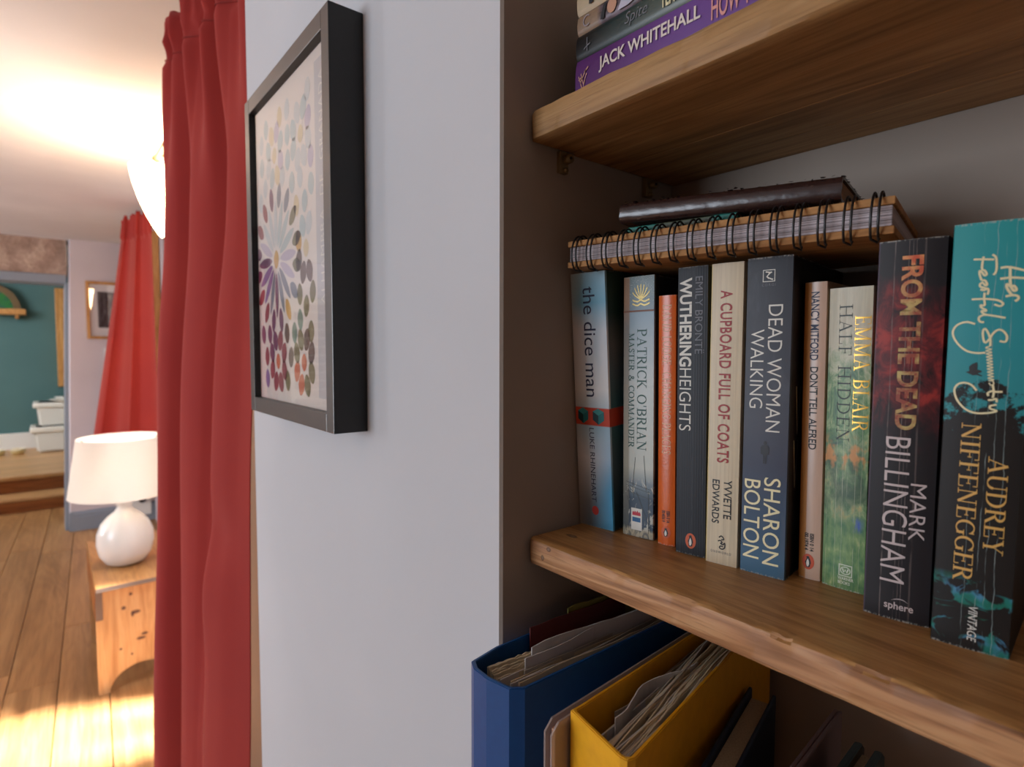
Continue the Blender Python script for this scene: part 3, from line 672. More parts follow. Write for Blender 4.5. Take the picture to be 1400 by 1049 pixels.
V, F = font_mesh('BOLTON', .002); lay(s, 'author_text', V, F, I_cream, (1.9, 12, 9.6, 59.3))
V, F = [], []
add_ribbon(V, F, [Vector(p) for p in ((0, 0), (10, 0), (10, 10), (0, 10))], .9, True)
for pts in ([(2, 8.5), (6, 7.8), (4.5, 6.6), (7.5, 8.2)], [(6, 7.5), (3, 4.2), (6.5, 2.2), (8.5, 1.5)], [(3.2, 4.4), (5, 2.5)]): add_ribbon(V, F, [Vector(p) for p in pts], 1.1)
lay(s, 'emblem_square', V, F, I_white, (9.9, 17.1, 181.4, 188.7), False)
V, F = font_mesh('CORGI', .0, 1.5); lay(s, 'publisher_text', V, F, I_grey, (9.5, 17.4, 178.8, 180.4), False)
lay(s, 'figure_silhouette', *poly_art([(3.6, 0), (4.6, 0), (4.7, 38), (5.3, 38), (5.4, 0), (6.4, 0), (6.6, 44), (8.6, 48), (8.8, 80), (7.6, 92), (5.8, 95), (4.2, 95), (2.4, 92), (1.2, 80), (1.4, 48), (3.4, 44)], ell(5, 104, 1.5, 10, 12)), ink('silhouette', sr(32, 33, 40)), (11.4, 16.5, 70.2, 84.2), False)
# tall thin letters on the cover side that shows
for (y0, z0, z1) in ((.010, .088, .118), (.008, .055, .085)):
    for dy in (0, .007): 
        bm = bmesh.new(); q = [(.02765, y0+dy*0, z1), (.02765, y0+.0012, z1), (.02765, y0+.0045, z0), (.02765, y0+.0040, z0)] if dy == 0 else [(.02765, y0+.008, z1), (.02765, y0+.0088, z1), (.02765, y0+.0048, z0), (.02765, y0+.0040, z0)]
        bm.faces.new([bm.verts.new(v) for v in q]); obj('cover_lettering', bm, I_grey if dy else I_cream, s.b)

# 7 thin cream-and-orange paperback set back
m = Mat('cover_cream_orange', .28, .6)
c = m.mix(m.mr(m.x, .0042, .0048), sr(196, 130, 66), sr(214, 178, 154)); c = m.mix(m.mr(m.noise(m.scale(400, 1, 30), 1, 3), .5, .8, 0, .3), c, sr(190, 150, 120))
c = m.mix(m.mr(m.y, .0012, .002), c, sr(176, 146, 116)); m.base(edgewear(m, c, .013, .1807))
s = make_book('paperback_book', 'thin pinkish-cream paperback with an orange stripe and red oval emblem', (-.161, .3582), 4.1, .4, 0, .0131, .1807, .088, m.m, 'upright paperbacks on the shelf', .0010)
V, F = font_mesh('NANCY MITFORD  ', .012, 1.0); lay(s, 'author_text', V, F, I_navy, (4.2, 9.0, 134, 174.8))
V, F = font_mesh("DON'T TELL ALFRED", .012, 1.0); lay(s, 'title_text', V, F, I_black, (4.6, 9.2, 80, 130))
V, F = font_mesh('ISBN 0 14\n00.1974 4', .03); lay(s, 'price_text', V, F, I_black, (3.8, 9.2, 17.5, 28.6))
penguin(s, (2.7, 9.6, 6.0, 15.6), ink('oval_red', sr(206, 84, 50)))

# 8 garden painting paperback, gold and dark serif type
m = Mat('cover_garden', .4, .5)
nz = m.noise(m.scale(120, 1, 60), 1, 5, .7, 1.0)
green = m.ramp(nz, [(.3, sr(44, 84, 62)), (.45, sr(92, 132, 80)), (.58, sr(150, 170, 120)), (.7, sr(206, 178, 110))])
grass = m.ramp(m.noise(m.scale(300, 1, 120), 1, 4), [(.3, sr(50, 106, 66)), (.6, sr(120, 150, 92)), (.75, sr(176, 182, 126))])
cream = m.ramp(m.noise(m.scale(200, 1, 20), 1, 3), [(.3, sr(170, 160, 134)), (.7, sr(206, 196, 168))])
zz = m.op('ADD', m.z, m.op('MULTIPLY', m.op('SUBTRACT', nz, .5), .09))
c = m.mix(m.mr(zz, .118, .148), green, cream); c = m.mix(m.mr(m.z, .046, .038), c, grass)
dk = m.noise(m.scale(70, 1, 46), 1, 4, .6); c = m.mix(m.op('MULTIPLY', m.band(m.z, .046, .085, .01), m.mr(dk, .42, .56, 0, .7)), c, sr(38, 62, 44))
c = m.mix(m.op('MULTIPLY', m.op('MULTIPLY', m.band(m.z, .036, .043, .002), m.band(m.x, .0165, .021, .0015)), m.mr(m.noise(m.scale(600, 1, 90), 1, 2), .35, .6)), c, sr(70, 96, 170))
c = m.mix(m.op('MULTIPLY', m.band(m.z, .072, .088, .004), m.mr(m.noise(m.scale(160, 1, 110), 1, 2), .5, .6, 0, .8)), c, sr(214, 138, 62))
c = crease(m, c, [(2, .12, .5), (7, .12, .7), (10.5, .14, .7), (13, .1, .5), (17, .12, .6), (20, .12, .6)], sr(210, 204, 176), .0004)
c = m.mix(m.mr(m.y, .0012, .002), c, sr(120, 120, 90)); m.base(edgewear(m, c, .0233, .176, amt=.7))
s = make_book('paperback_book', 'creased paperback with a green garden painting and gold serif lettering', (-.147, .3582), 1.0, .3, 0, .0235, .176, .088, m.m, 'upright paperbacks on the shelf', .0010)
V, F = serif_mesh('HALF HIDDEN', .10, .6); lay(s, 'title_text', V, F, ink('dark_green_black', sr(40, 48, 46)), (6.2, 13.2, 87.2, 166.3))
V, F = serif_mesh('EMMA BLAIR', .08, .75); lay(s, 'author_text', V, F, I_gold, (14.6, 22.6, 93.5, 159.5))
V, F = [], []; add_ribbon(V, F, [Vector(p) for p in ((0, 0), (10, 0), (10, 9), (0, 9))], 1.0, True); add_ribbon(V, F, [Vector(p) for p in ell(5, 4.5, 3.8, 3.0, 20)], .7, True)
for pts in ([(2.8, 6), (3.8, 3), (5, 5.2), (6.2, 3), (7.2, 6)],): add_ribbon(V, F, [Vector(p) for p in pts], 1.2)
lay(s, 'emblem_shield', V, F, ink('pale_green', sr(214, 218, 196)), (9.8, 17.0, 8.1, 15.0), False)
V, F = font_mesh('WARNER\nBOOKS', .02); lay(s, 'publisher_text', V, F, bpy.data.materials['ink_pale_green'], (9.4, 17.8, 3.3, 7.6), False)

# 9 thick black and red thriller
m = Mat('cover_black_red', 0.5, .32)
nz = m.noise(m.scale(90, 1, 60), 1, 5, .65, .8)
red = m.ramp(nz, [(.35, sr(34, 24, 26)), (.5, sr(104, 34, 36)), (.62, sr(160, 52, 46))])
zz = m.op('ADD', m.z, m.op('MULTIPLY', m.op('SUBTRACT', m.noise(m.scale(50, 1, 30), 1, 3), .5), .06))
c = m.mix(m.band(zz, .108, .168, .010), sr(34, 29, 31), red)
c = crease(m, c, [(7.6, .35, .6), (13.5, .2, .9), (15.2, .15, .7), (16.6, .2, .8), (20.2, .6, .35)], sr(128, 112, 106), .0002)
c = m.mix(m.mr(m.x, .0010, .0003, 0, .5), c, sr(120, 100, 120)); m.base(edgewear(m, c, .0295, .196, amt=.7))
s = make_book('paperback_book', 'thick black and blood-red thriller paperback with ghostly title lettering', (-.1166, .3367), 9.2, -.3, 0, .0293, .1957, .108, m.m, 'upright paperbacks on the shelf', .0014, skew=5.6)
mt = Mat('burnt_title_ink', .5); mt.base(mt.mix(mt.mr(mt.z, .186, .160), mt.mix(mt.mr(mt.noise(None, 220, 3), .4, .6), sr(204, 84, 50), sr(222, 150, 90)), mt.mix(mt.mr(mt.noise(None, 160, 4), .4, .6), sr(196, 172, 104), sr(150, 66, 46))))
V, F = font_mesh('FROM THE DEAD', .03); lay(s, 'title_text', V, F, mt.m, (10.6, 19.8, 99.6, 187.5))
V, F = font_mesh('BILLINGHAM', -.006); lay(s, 'author_text', V, F, ink('pale_mauve', sr(204, 186, 182)), (7.1, 18.0, 19.8, 95.6))
V, F = font_mesh('MARK', -.004); lay(s, 'author_text', V, F, bpy.data.materials['ink_pale_mauve'], (18.8, 25.4, 43.4, 72.6))
V, F = font_mesh('sphere', .012); lay(s, 'publisher_text', V, F, bpy.data.materials['ink_pale_mauve'], (9.7, 22.3, 4.6, 9.6), False)
V, F = [], []; add_ribbon(V, F, ribbon_pts([(0, 0), (3, 1.4), (6, 1.6), (9, 0)], n=6), lambda t: .5*math.sin(math.pi*t)+.05); lay(s, 'emblem_arc', V, F, bpy.data.materials['ink_pale_mauve'], (12.8, 20, 10.4, 11.8), False)

# 10 big teal-over-black paperback at the right
m = Mat('cover_teal_black', 0.48, .32)
nz = m.noise(m.scale(110, 1, 110), 1, 5, .7); nb = m.noise(m.scale(40, 1, 34), 1, 3)
edge = m.op('ADD', m.z, m.op('ADD', m.op('MULTIPLY', m.op('SUBTRACT', nz, .5), .07), m.op('MULTIPLY', m.op('SUBTRACT', nb, .5), .05)))
edge = m.op('SUBTRACT', edge, m.op('MULTIPLY', m.op('ABSOLUTE', m.op('SUBTRACT', m.x, .014)), -.6))
tealc = m.ramp(m.mr(m.z, .1, .2), [(0, sr(52, 138, 142)), (.5, sr(48, 148, 154)), (1, sr(44, 150, 150))])
c = m.mix(m.mr(edge, .119, .123), sr(34, 29, 26), tealc)
lf = m.noise(m.scale(70, 1, 110), 1, 3, .55, 1.0); lm = m.op('MULTIPLY', m.mr(lf, .53, .60), m.mr(m.z, .036, .030))
c = m.mix(lm, c, m.ramp(m.noise(m.scale(120, 1, 90), 1, 2), [(.35, sr(28, 96, 70)), (.5, sr(40, 124, 112)), (.65, sr(84, 140, 176))]))
c = crease(m, c, [(11.5, .14, .5), (16.2, .16, .8), (19.2, .14, .8), (22.5, .18, .7)], sr(160, 176, 172), .0009)
c = m.mix(m.mr(m.y, .0012, .002), c, sr(22, 20, 20)); m.base(edgewear(m, c, .029, .198, amt=.7))
s = make_book('paperback_book', 'large teal-topped paperback with cream handwriting title, nearest at the right', (-.0842, .3294), 9.1, -.6, 0, .0292, .198, .112, m.m, 'upright paperbacks on the shelf', .0010, skew=4.6)
# handwriting, traced as pen strokes in millimetres on the spine
fear = [[(7.89,181.47),(11.61,181.2),(15.12,180.8)],[(14.43,183.09),(15.65,181.68),(16.11,178.3),(15.97,175.34),(15.17,173.91)],[(11.4,182.45),(11.18,180.97),(11.08,177.04),(12.16,176.01),(12.82,174.46),(12.11,173.95),(11.16,175.34),(10.38,176.15),(10.29,175.03),(10.85,172.72),(11.34,171.74)],[(11.34,171.74),(12.37,171.67),(13.19,169.93),(12.63,169.4),(11.53,170.79),(10.74,170.09),(10.78,169.14),(11.94,168.5),(13.13,168.05)],[(10.94,167.81),(12.29,167.35),(13.43,168.04),(13.83,166.89),(13.56,165.21)],[(8.02,163.4),(13.07,163.35),(17.17,162.6),(19.11,161.03),(18.16,159.95),(16.11,160.78)],[(12.49,166.21),(12.47,163.57),(12.77,160.54),(11.44,160.59),(11.79,159.44),(13.31,158.44),(13.19,157.88),(11.86,158.0),(12.35,156.96),(13.72,156.16)],[(20.28,154.67),(13.72,156.16),(11.39,155.47),(11.01,154.15),(11.81,152.99),(12.99,152.96)],[(9.82,152.14),(6.78,153.1),(3.61,152.03),(1.93,149.33),(2.26,146.14),(4.43,142.5),(7.42,139.82),(10.98,138.88),(14.09,139.1)],[(15.65,142.13),(15.5,145.22),(14.69,147.87),(13.56,149.87),(12.76,148.77),(13.1,145.22),(13.87,143.67),(15.16,145.22),(16.39,147.85),(18.0,149.37),(19.69,148.92),(21.14,146.52),(20.76,144.13),(18.75,144.34)],[(15.65,142.13),(14.09,141.32),(16.18,140.66),(14.24,139.95),(16.33,139.29),(14.39,138.58),(16.47,137.92),(14.53,137.2),(16.62,136.56),(14.68,135.83),(16.76,135.19),(14.83,134.46),(16.91,133.83),(14.97,133.08),(17.06,132.46),(15.12,131.71),(17.2,131.1),(15.27,130.34),(17.35,129.73),(15.42,128.97),(17.49,128.37),(15.56,127.6),(17.64,127.0),(15.74,126.4),(17.1,126.47),(17.68,125.17),(16.69,124.45),(15.96,125.53)],[(20.88,121.68),(18.7,121.55),(17.33,121.82),(15.84,120.84),(16.08,119.52)],[(17.36,124.71),(17.86,121.41),(17.65,118.74)],[(16.0,117.64),(17.53,117.84),(18.86,118.38),(19.1,116.84)],[(19.16,115.74),(16.98,115.04),(17.11,113.8),(19.3,112.87),(15.78,111.68),(11.61,111.46),(7.99,113.07),(4.92,116.96),(3.69,121.47),(4.93,124.29),(7.41,125.1),(9.95,124.1),(11.82,121.72)]]
her = [[(17.47,176.88),(20.43,177.01),(25.34,175.33),(27.16,174.89)],[(17.56,172.06),(21.23,172.35),(25.52,171.86),(27.33,171.7)],[(20.71,176.98),(21.23,169.41),(22.53,168.6),(23.31,166.9),(22.35,166.59),(21.13,168.68),(19.96,169.5),(20.2,167.64),(21.89,164.59)],[(19.8,164.15),(21.89,164.59),(23.58,164.32),(24.18,163.38),(23.81,162.48),(23.0,161.96)]]
bird = [[(7.35,130.09),(8.75,130.59),(8.54,132.62),(9.82,134.01),(11.36,134.72),(11.61,133.16),(11.52,131.37),(13.29,130.76),(12.98,130.08),(11.78,129.58),(13.5,128.67),(13.24,128.3),(11.47,128.9),(10.08,128.62),(8.99,129.25)]]
def handwriting(pen, w_, name):
    V, F = [], []
    for st_ in pen: add_ribbon(V, F, ribbon_pts(st_, n=5), w_*(.55 if len(st_) > 20 else 1))
    xs = [v.x for v in V]; zs_ = [v.y for v in V]
    return lay(s, name, V, F, I_cream, (min(xs), max(xs), min(zs_), max(zs_)), False)
handwriting(fear, .85, 'title_text'); handwriting(her, 1.0, 'title_text')
V, F = serif_mesh('AUDREY', .03, .85); lay(s, 'author_text', V, F, I_lgold, (17.5, 24.7, 47.3, 92.1))
V, F = serif_mesh('NIFFENEGGER', .03, .85); lay(s, 'author_text', V, F, I_lgold, (7.2, 14.4, 32.1, 106.7))
V, F = font_mesh('VINTAGE', .005, 1, .15); lay(s, 'publisher_text', V, F, I_white, (13.8, 17.2, 4.5, 21.1))
xs = [a for a, b in bird[0]]; zs_ = [b for a, b in bird[0]]; lay(s, 'bird_silhouette', *poly_art(bird[0]), I_black, (min(xs), max(xs), min(zs_), max(zs_)), False)

# ------------------------------------------------------------------ spiral notebook lying on the books
nb = empty('spiral_notebook', (-.3056, .2978, .0606), R(11.5)); tag(nb, 'brown-covered spiral-bound notebook lying across the upright paperbacks', 'notebook')
kr = Mat('kraft_board', .7, .3); kr.base(kr.mix(kr.mr(kr.noise(kr.scale(14, 90, 90), 1, 4, .6, 1), .35, .7), sr(196, 144, 90), sr(150, 100, 56))); kr = kr.m
NL, ND, NT = .2005, .125, .0192
def tilted(z0, z1, inset, name, mat):
    return box(name, (inset, inset, z0), (NL-inset, ND-inset, z1), mat, nb, .0006, 2)
tilted(0, .0042, 0, 'back_cover', kr); tilted(.0150, NT, 0, 'front_cover', kr)
pg = Mat('notebook_paper', .75, .3); pg.base(pg.mix(pg.mr(pg.noise(pg.scale(2, 2, 1500), 1, 2), .38, .6), sr(214, 202, 206), sr(160, 146, 146)))
tilted(.0044, .0148, .0012, 'page_block', pg.m)
bm = bmesh.new()
for z in (.0072, .0096, .0121): addbox(bm, (.0012, .00095, z), (NL-.0012, .0012, z+.00022))
obj('divider_sheets', bm, plain('dark_divider', sr(70, 58, 56), .7), nb)
for i in range(16):
    x = .0065+(NL-.0165)*i/15
    bm = bmesh.new()
    for dx in (0, .0034):
        pts = []
        for k in range(25):
            a = R(-62 + 284*k/24)      # open ring around the edge, passing in front
            ry, rz = .0098, .0132
            cy = .0052; cz = NT/2
            pts.append((x+dx+.0015*math.sin(a)*.3, cy-ry*math.cos(a), cz+rz*math.sin(a)))
        tube(bm, pts, .00068, 6)
    a = R(-62)
    tube(bm, [(x+.0000, .0052-.0098*math.cos(R(-62)), NT/2+.0132*math.sin(R(-62))), (x+.0017, .0085, NT/2-.0122), (x+.0034, .0052-.0098*math.cos(R(-62)), NT/2+.0132*math.sin(R(-62)))], .00068, 6)
    obj('wire_ring', bm, M_wire, nb, True)
# teal booklet and battered leather book on top
tb = empty('thin_booklet', (-.2655, .3160, .0800), R(12)); tag(tb, 'thin teal booklet squeezed between the spiral notebook and the leather book', 'booklet')
mt2 = Mat('cover_teal', .5); mt2.base(mt2.mix(mt2.band(mt2.x, .022, .060, .002), sr(20, 118, 106), sr(70, 78, 56)))
box('cover', (0, 0, 0), (.075, .09, .0058), mt2.m, tb, .0008)
box('page_block', (.0008, .0008, .001), (.0746, .0905, .0048), M_page, tb)
lb_ = empty('leather_book', (-.2690, .3110, .0888), R(12)); tag(lb_, 'battered dark brown leather book with ragged edges, on top of the pile', 'book')
lb_.rotation_euler = (0, R(2.6), R(12))
ml = Mat('cracked_leather', .24, .7); n = ml.noise(ml.scale(120, 220, 220), 1, 5, .65); ml.base(ml.mix(ml.mr(n, .62, .76), sr(52, 33, 30), sr(96, 76, 66))).bump(n, .35, .0006)
BL, BD, BT = .136, .092, .0138
prof = []                                            # cross-section in y,z: boards and a rounded spine
for k in range(9):
    a = R(90+180*k/8); prof.append((.0042+.0042*math.cos(a)*1.0, BT/2+BT/2*math.sin(a)))
out = [(BD, BT)]+prof+[(BD, 0)]; inn = ([(BD, BT-.0014)]+[(.0056+.0042*math.cos(R(90+180*k/8)), BT/2+(BT/2-.0014)*math.sin(R(90+180*k/8))) for k in range(9)]+[(BD, .0014)])[::-1]
prof_all = out+inn; NX = 60; V = []; F = []; m_ = len(prof_all)
for j in range(NX+1):
    for k, (y, z) in enumerate(prof_all):
        x = BL*j/NX; rg = mnoise.noise(Vector((x*260, k*1.7, z*400)))*.0005; far_ = 1 if y > BD*.9 else 0
        endr = mnoise.noise(Vector((k*2.3, j*5., 1)))*.0007 if j in (0, NX) else 0
        V.append((x+endr, y+rg*(1.5 if far_ else .5), z+rg*.6))
for j in range(NX):
    for k in range(m_): F.append((j*m_+k, j*m_+(k+1) % m_, (j+1)*m_+(k+1) % m_, (j+1)*m_+k))
no = len(out)
for e in (0, NX):
    for k in range(no-1): F.append((e*m_+k, e*m_+k+1, e*m_+m_-2-k, e*m_+m_-1-k))
bm = bmesh.new(); bv = [bm.verts.new(v) for v in V]
for f in F: bm.faces.new([bv[i] for i in f])
bmesh.ops.triangulate(bm, faces=[f for f in bm.faces if len(f.verts) > 4])
soft(obj('cover', bm, ml.m, lb_, False), 50)
mp2 = Mat('old_brown_pages', .8); mp2.base(mp2.mix(mp2.noise(mp2.scale(3, 3, 1300), 1, 2), sr(176, 140, 104), sr(120, 90, 64)))
box('page_block', (.0015, .0045, .0015), (BL-.0015, BD-.002, BT-.0015), mp2.m, lb_)
bm = bmesh.new()                                     # crumbling leather flakes along the edges
for i in range(80):
    if i < 46: x = random.uniform(.0, BL); y = random.uniform(.0, .006); z = BT+.0002
    elif i < 66: x = BL+random.uniform(-.001, .0005); y = random.uniform(.0, BD); z = BT+.0002
    else: x = BL+random.uniform(-.02, .002); y = BD+random.uniform(-.002, .001); z = BT
    r_ = random.uniform(.0007, .0017)
    vs = [bm.verts.new((x+r_*math.cos(a+i)*random.uniform(.5, 1.3), y+r_*math.sin(a+i)*random.uniform(.5, 1.3), z+random.uniform(-.0006, .0004))) for a in (0, 1.6, 3.1, 4.6)]
    bm.faces.new(vs)
fo = obj('leather_flakes', bm, ml.m, lb_); fo['kind'] = 'stuff'

# ------------------------------------------------------------------ stack of flat books on the upper shelf
def flat_book(name, label, x0, z0, t, Lx, d, mat, y=.295, rz=0):
    s = empty(name, (x0, y, z0), rz); tag(s, label, 'book', 'flat books on the upper shelf')
    n = 8; hb = .0010; h = t
    outer = [(d, 0), (d*.5, 0), (.0012, 0)]+[(-hb*math.sin(math.pi*i/n)+.0004, t*i/n) for i in range(1, n)]+[(.0012, t), (d*.5, t), (d, t)]
    inner = [(d, t-.0009), (.0022, t-.0009)]+[(.0018-hb*math.sin(math.pi*i/n), t*i/n) for i in range(n-1, 0, -1)]+[(.0022, .0009), (d, .0009)]
    pr = outer+inner; bm = bmesh.new(); rings = [[bm.verts.new((x, y_, z)) for y_, z in pr] for x in (0, Lx)]; m = len(pr)
    for k in range(m): bm.faces.new((rings[0][k], rings[0][(k+1) % m], rings[1][(k+1) % m], rings[1][k]))
    caps = [bm.faces.new(rings[0]), bm.faces.new(rings[1][::-1])]; bmesh.ops.triangulate(bm, faces=caps)
    soft(obj('cover', bm, mat, s)); box('page_block', (.001, .0024, .001), (Lx-.001, d-.001, t-.001), M_page, s)
    return s
def layflat(book, name, V, F, mat, rect, off=.0012):
    x0, x1, z0, z1 = [q/1000 for q in rect]; us = [v.x for v in V]; vs = [v.y for v in V]; u0, u1, v0, v1 = min(us), max(us), min(vs), max(vs)
    W = [(x0+(x1-x0)*(v.x-u0)/(u1-u0), -off, z0+(z1-z0)*(v.y-v0)/(v1-v0)) for v in V]
    return raw(name, W, F, mat, book)
m = Mat('cover_purple', 0.45, .32); m.base(m.mix(m.mr(m.z, .002, .006), sr(92, 40, 84), m.mix(m.mr(m.x, .03, .09), sr(92, 44, 104), sr(112, 72, 140))))
b1 = flat_book('hardback_book', 'purple hardback lying at the bottom of the stack on the upper shelf', -.2960, .1713, .0315, .234, .135, m.m)
pk = box('jacket_edge', (-.0005, -.0035, -.0002), (.2345, .0035, .0013), plain('pink_jacket_edge', sr(196, 140, 134), .5), b1, .0003, 1)
V, F = font_mesh('JACK WHITEHALL', .02); layflat(b1, 'title_text', V, F, I_silver, (22.5, 100, 15.5, 26))
V, F = font_mesh('HOW TO SURVIVE FAMILY HOLIDAYS', .01); layflat(b1, 'title_text', V, F, ink('pink', sr(222, 150, 140)), (107, 222, 13, 26))
V, F = [], []
for pts in ([(0, 8), (5, 0), (8, 5)], [(3, 9), (6, 3), (10, 8)], [(2, 4), (9, 10)], [(0, 6), (4, 7)], [(7, 9), (12, 11)]): add_ribbon(V, F, [Vector(p) for p in pts], .9)
layflat(b1, 'emblem_scribble', V, F, ink('pink2', sr(204, 150, 130)), (3.5, 13, 9, 24))
m = Mat('cover_bottle_black', .3, .5); m.base(m.mix(m.mr(m.x, .04, .10), m.mix(m.mr(m.x, .01, .035), sr(30, 28, 28), sr(36, 52, 50)), sr(96, 104, 92)))
b2 = flat_book('hardback_book', 'black-green hardback second from the bottom of the flat stack', -.2955, .2028, .0165, .205, .132, m.m)
V, F = font_mesh('Spite', -.01, 1, .3); layflat(b2, 'title_text', V, F, I_grey, (44, 62, 4, 13))
V, F = font_mesh('TEN', .02); layflat(b2, 'author_text', V, F, I_cream, (72, 82, 3.5, 13))
V, F = font_mesh('4', .0); layflat(b2, 'emblem_sprig', *poly_art([(4, 0), (5, 0), (5, 4), (9, 5), (9, 6), (5, 5.5), (5, 12), (4, 12), (4, 5), (0, 3), (0, 2), (4, 4)]), I_grey, (8, 14, 3, 12))
m = Mat('cover_portrait', .35, .5); cc = m.mix(m.mr(m.x, .018, .022), sr(150, 122, 98), m.mix(m.mr(m.noise(m.scale(40, 1, 120), 1, 3), .45, .6), sr(58, 46, 44), sr(128, 110, 120))); m.base(cc)
b3 = flat_book('hardback_book', 'brown hardback with a small portrait on its spine, third in the flat stack', -.2945, .2194, .0132, .200, .130, m.m)
layflat(b3, 'spine_picture', *poly_art(ell(0, 0, 1, 1, 16)), ink('skin_tone', sr(196, 146, 118)), (28, 36, 2.0, 11.5))
layflat(b3, 'spine_picture', *poly_art([(0, 0), (5, 8), (10, 4), (20, 9), (18, 2), (8, 0)]), ink('lavender', sr(190, 186, 200)), (37, 58, 1, 12))
layflat(b3, 'spine_picture', *poly_art([(0, 0), (4, 10), (9, 12), (6, 5), (5, 0)]), I_black, (22, 28, 1.5, 12))
V, F = [], []; add_ribbon(V, F, [Vector(p) for p in [(math.cos(a/10), math.sin(a/10)) for a in range(8, 55)]], .25); layflat(b3, 'emblem_ring', V, F, ink('faded_lilac', sr(160, 146, 150)), (6, 12, 3, 10.5))
m = Mat('cover_ivory', .45, .4); m.base(m.mix(m.noise(None, 30), sr(206, 184, 152), sr(186, 160, 126)))
b4 = flat_book('hardback_book', 'ivory hardback with black lettering, fourth in the flat stack', -.2950, .2328, .0170, .210, .132, m.m)
V, F = font_mesh('INVISIBLE', .02); layflat(b4, 'title_text', V, F, I_black, (12, 120, 3, 12))
V, F = rect_art(); layflat(b4, 'spine_label', V, F, ink('label_violet', sr(110, 96, 130)), (62, 84, 1, 8), .0014)

# ------------------------------------------------------------------ binders and books under the shelf
def binder(label, pts, zt, zb, th, mat_o, mat_i, back):
    """open-topped ring binder: spine outline points (front), covers run back; pts from left-back round the spine to right-back"""
    o = empty('ring_binder', (pts[2][0], pts[2][1], zb)); tag(o, label, 'binder')
    P = [Vector(p) for p in pts]; N = len(P); inn = []
    for i, p in enumerate(P):
        a = (P[i]-P[i-1]).normalized() if i else (P[1]-P[0]).normalized(); b = (P[i+1]-P[i]).normalized() if i < N-1 else a
        t = (a+b).normalized(); nrm = Vector((-t.y, t.x)); inn.append(p+nrm*th/max(.5, abs(nrm.dot(Vector((-a.y, a.x))))))
    bm = bmesh.new(); off = Vector((o.location.x, o.location.y))
    def ring(Q, z): return [bm.verts.new((q.x-off.x, q.y-off.y, z-zb)) for q in Q]
    r = [ring(P, zb), ring(P, zt), ring(inn, zt), ring(inn, zb)]
    for i in range(N-1):
        for a in range(4): bm.faces.new((r[a][i], r[a][i+1], r[(a+1) % 4][i+1], r[(a+1) % 4][i]))
    for e in (0, N-1): bm.faces.new([r[a][e] for a in range(4)])
    bmesh.ops.recalc_face_normals(bm, faces=bm.faces)
    edges = [e for e in bm.edges if all(abs(v.co.z-(zt-zb)) < 1e-6 for v in e.verts)]
    bmesh.ops.bevel(bm, geom=edges, offset=.0006, segments=2, affect='EDGES')
    me = bpy.data.meshes.new('cover'); bm.to_mesh(me); bm.free(); link('cover', me, mat_o, o)
    return o, off
mb_ = Mat('blue_binder_board', .42, .5); nn = mb_.noise(None, 160, 3); mb_.base(mb_.mix(mb_.mr(nn, .3, .7, 0, .3), sr(14, 76, 136), sr(10, 58, 112))).bump(mb_.noise(None, 1400, 2), .2, .0003)
my_ = Mat('yellow_binder_board', .42, .5); nn = my_.noise(None, 120, 3); my_.base(my_.mix(my_.mr(nn, .4, .8, 0, .5), sr(232, 168, 28), sr(206, 138, 22))).bump(my_.noise(None, 1400, 2), .2, .0003)
ZB = -.524
bb, off1 = binder('dark blue ring binder at the left of the lower shelf, stuffed with papers', [(-.3110, .445), (-.3100, .30), (-.3095, .235), (-.3045, .2110), (-.2965, .2072), (-.2820, .2068), (-.2640, .2108), (-.2582, .2185), (-.2575, .30), (-.2572, .445)], -.2052, ZB, .0028, mb_.m, None, .445)
yb, off2 = binder('yellow ring binder full of worn papers, standing next to the blue one', [(-.2400, .440), (-.2345, .345), (-.2262, .232), (-.2262, .2258), (-.1832, .2180), (-.1790, .2190), (-.1775, .2235), (-.2010, .353), (-.2170, .440)], -.2050, ZB, .0026, my_.m, None, .44)
mpap = []
for nme, c1, c2 in (('paper_grey', sr(196, 184, 170), sr(150, 136, 122)), ('paper_cream', sr(222, 206, 176), sr(180, 158, 126)), ('paper_white', sr(214, 208, 204), sr(180, 172, 168))):
    q = Mat(nme, .75, .3); q.base(q.mix(q.noise(q.scale(30, 4, 1), 1, 3), c1, c2)); mpap.append(q.m)
I_maroon = plain('maroon_card', sr(96, 28, 26), .5)
def sheet(parent, off, x0, y0, x1, y1, ztop, mat, zb=ZB+.004, wav=.0015, top=None, name='paper_sheet'):
    n = 14; V = []; F = []; ph = random.uniform(0, 9)
    for i in range(n+1):
        t = i/n; x = x0+(x1-x0)*t+wav*math.sin(t*4+ph)*(1-t)*t*3; y = y0+(y1-y0)*t; z = ztop+random.uniform(-.0006, .0006)+(top*t if top else 0)
        nx = .0004
        for dx in (-nx, nx): V += [(x+dx-off.x, y-off.y, zb-ZB), (x+dx*1-off.x+.0008*math.sin(ph), y-off.y, z-ZB)]
    for i in range(n):
        a = 4*i; b = 4*(i+1)
        F += [(a, b, b+1, a+1), (a+2, a+3, b+3, b+2), (a+1, b+1, b+3, a+3)]
    F.append((0, 1, 3, 2))
    return raw(name, V, F, mat, parent)
random.seed(11)
for i in range(17):
    x = -.3055+.0026*i; m_ = mpap[i % 3]; zt = -.2095-random.uniform(0, .006)-(.004 if i < 5 else 0)
    sheet(bb, off1, x, .2175+random.uniform(0, .02)+(.018 if i < 4 else 0), x+.001, .435, zt, m_, wav=.003)
for i in range(14):
    sheet(bb, off1, -.2965+.0007*i, .2185, -.2935+.0009*i, .262, -.2080-.0004*i+random.uniform(-.001, .0012), mpap[1], wav=.001)
sheet(bb, off1, -.3035, .262, -.2985, .36, -.1985, I_maroon, wav=.001, name='card_divider', top=.002)
sheet(bb, off1, -.3050, .300, -.3000, .40, -.1945, plain('olive_card', sr(130, 120, 50), .6), wav=.001, name='card_divider')
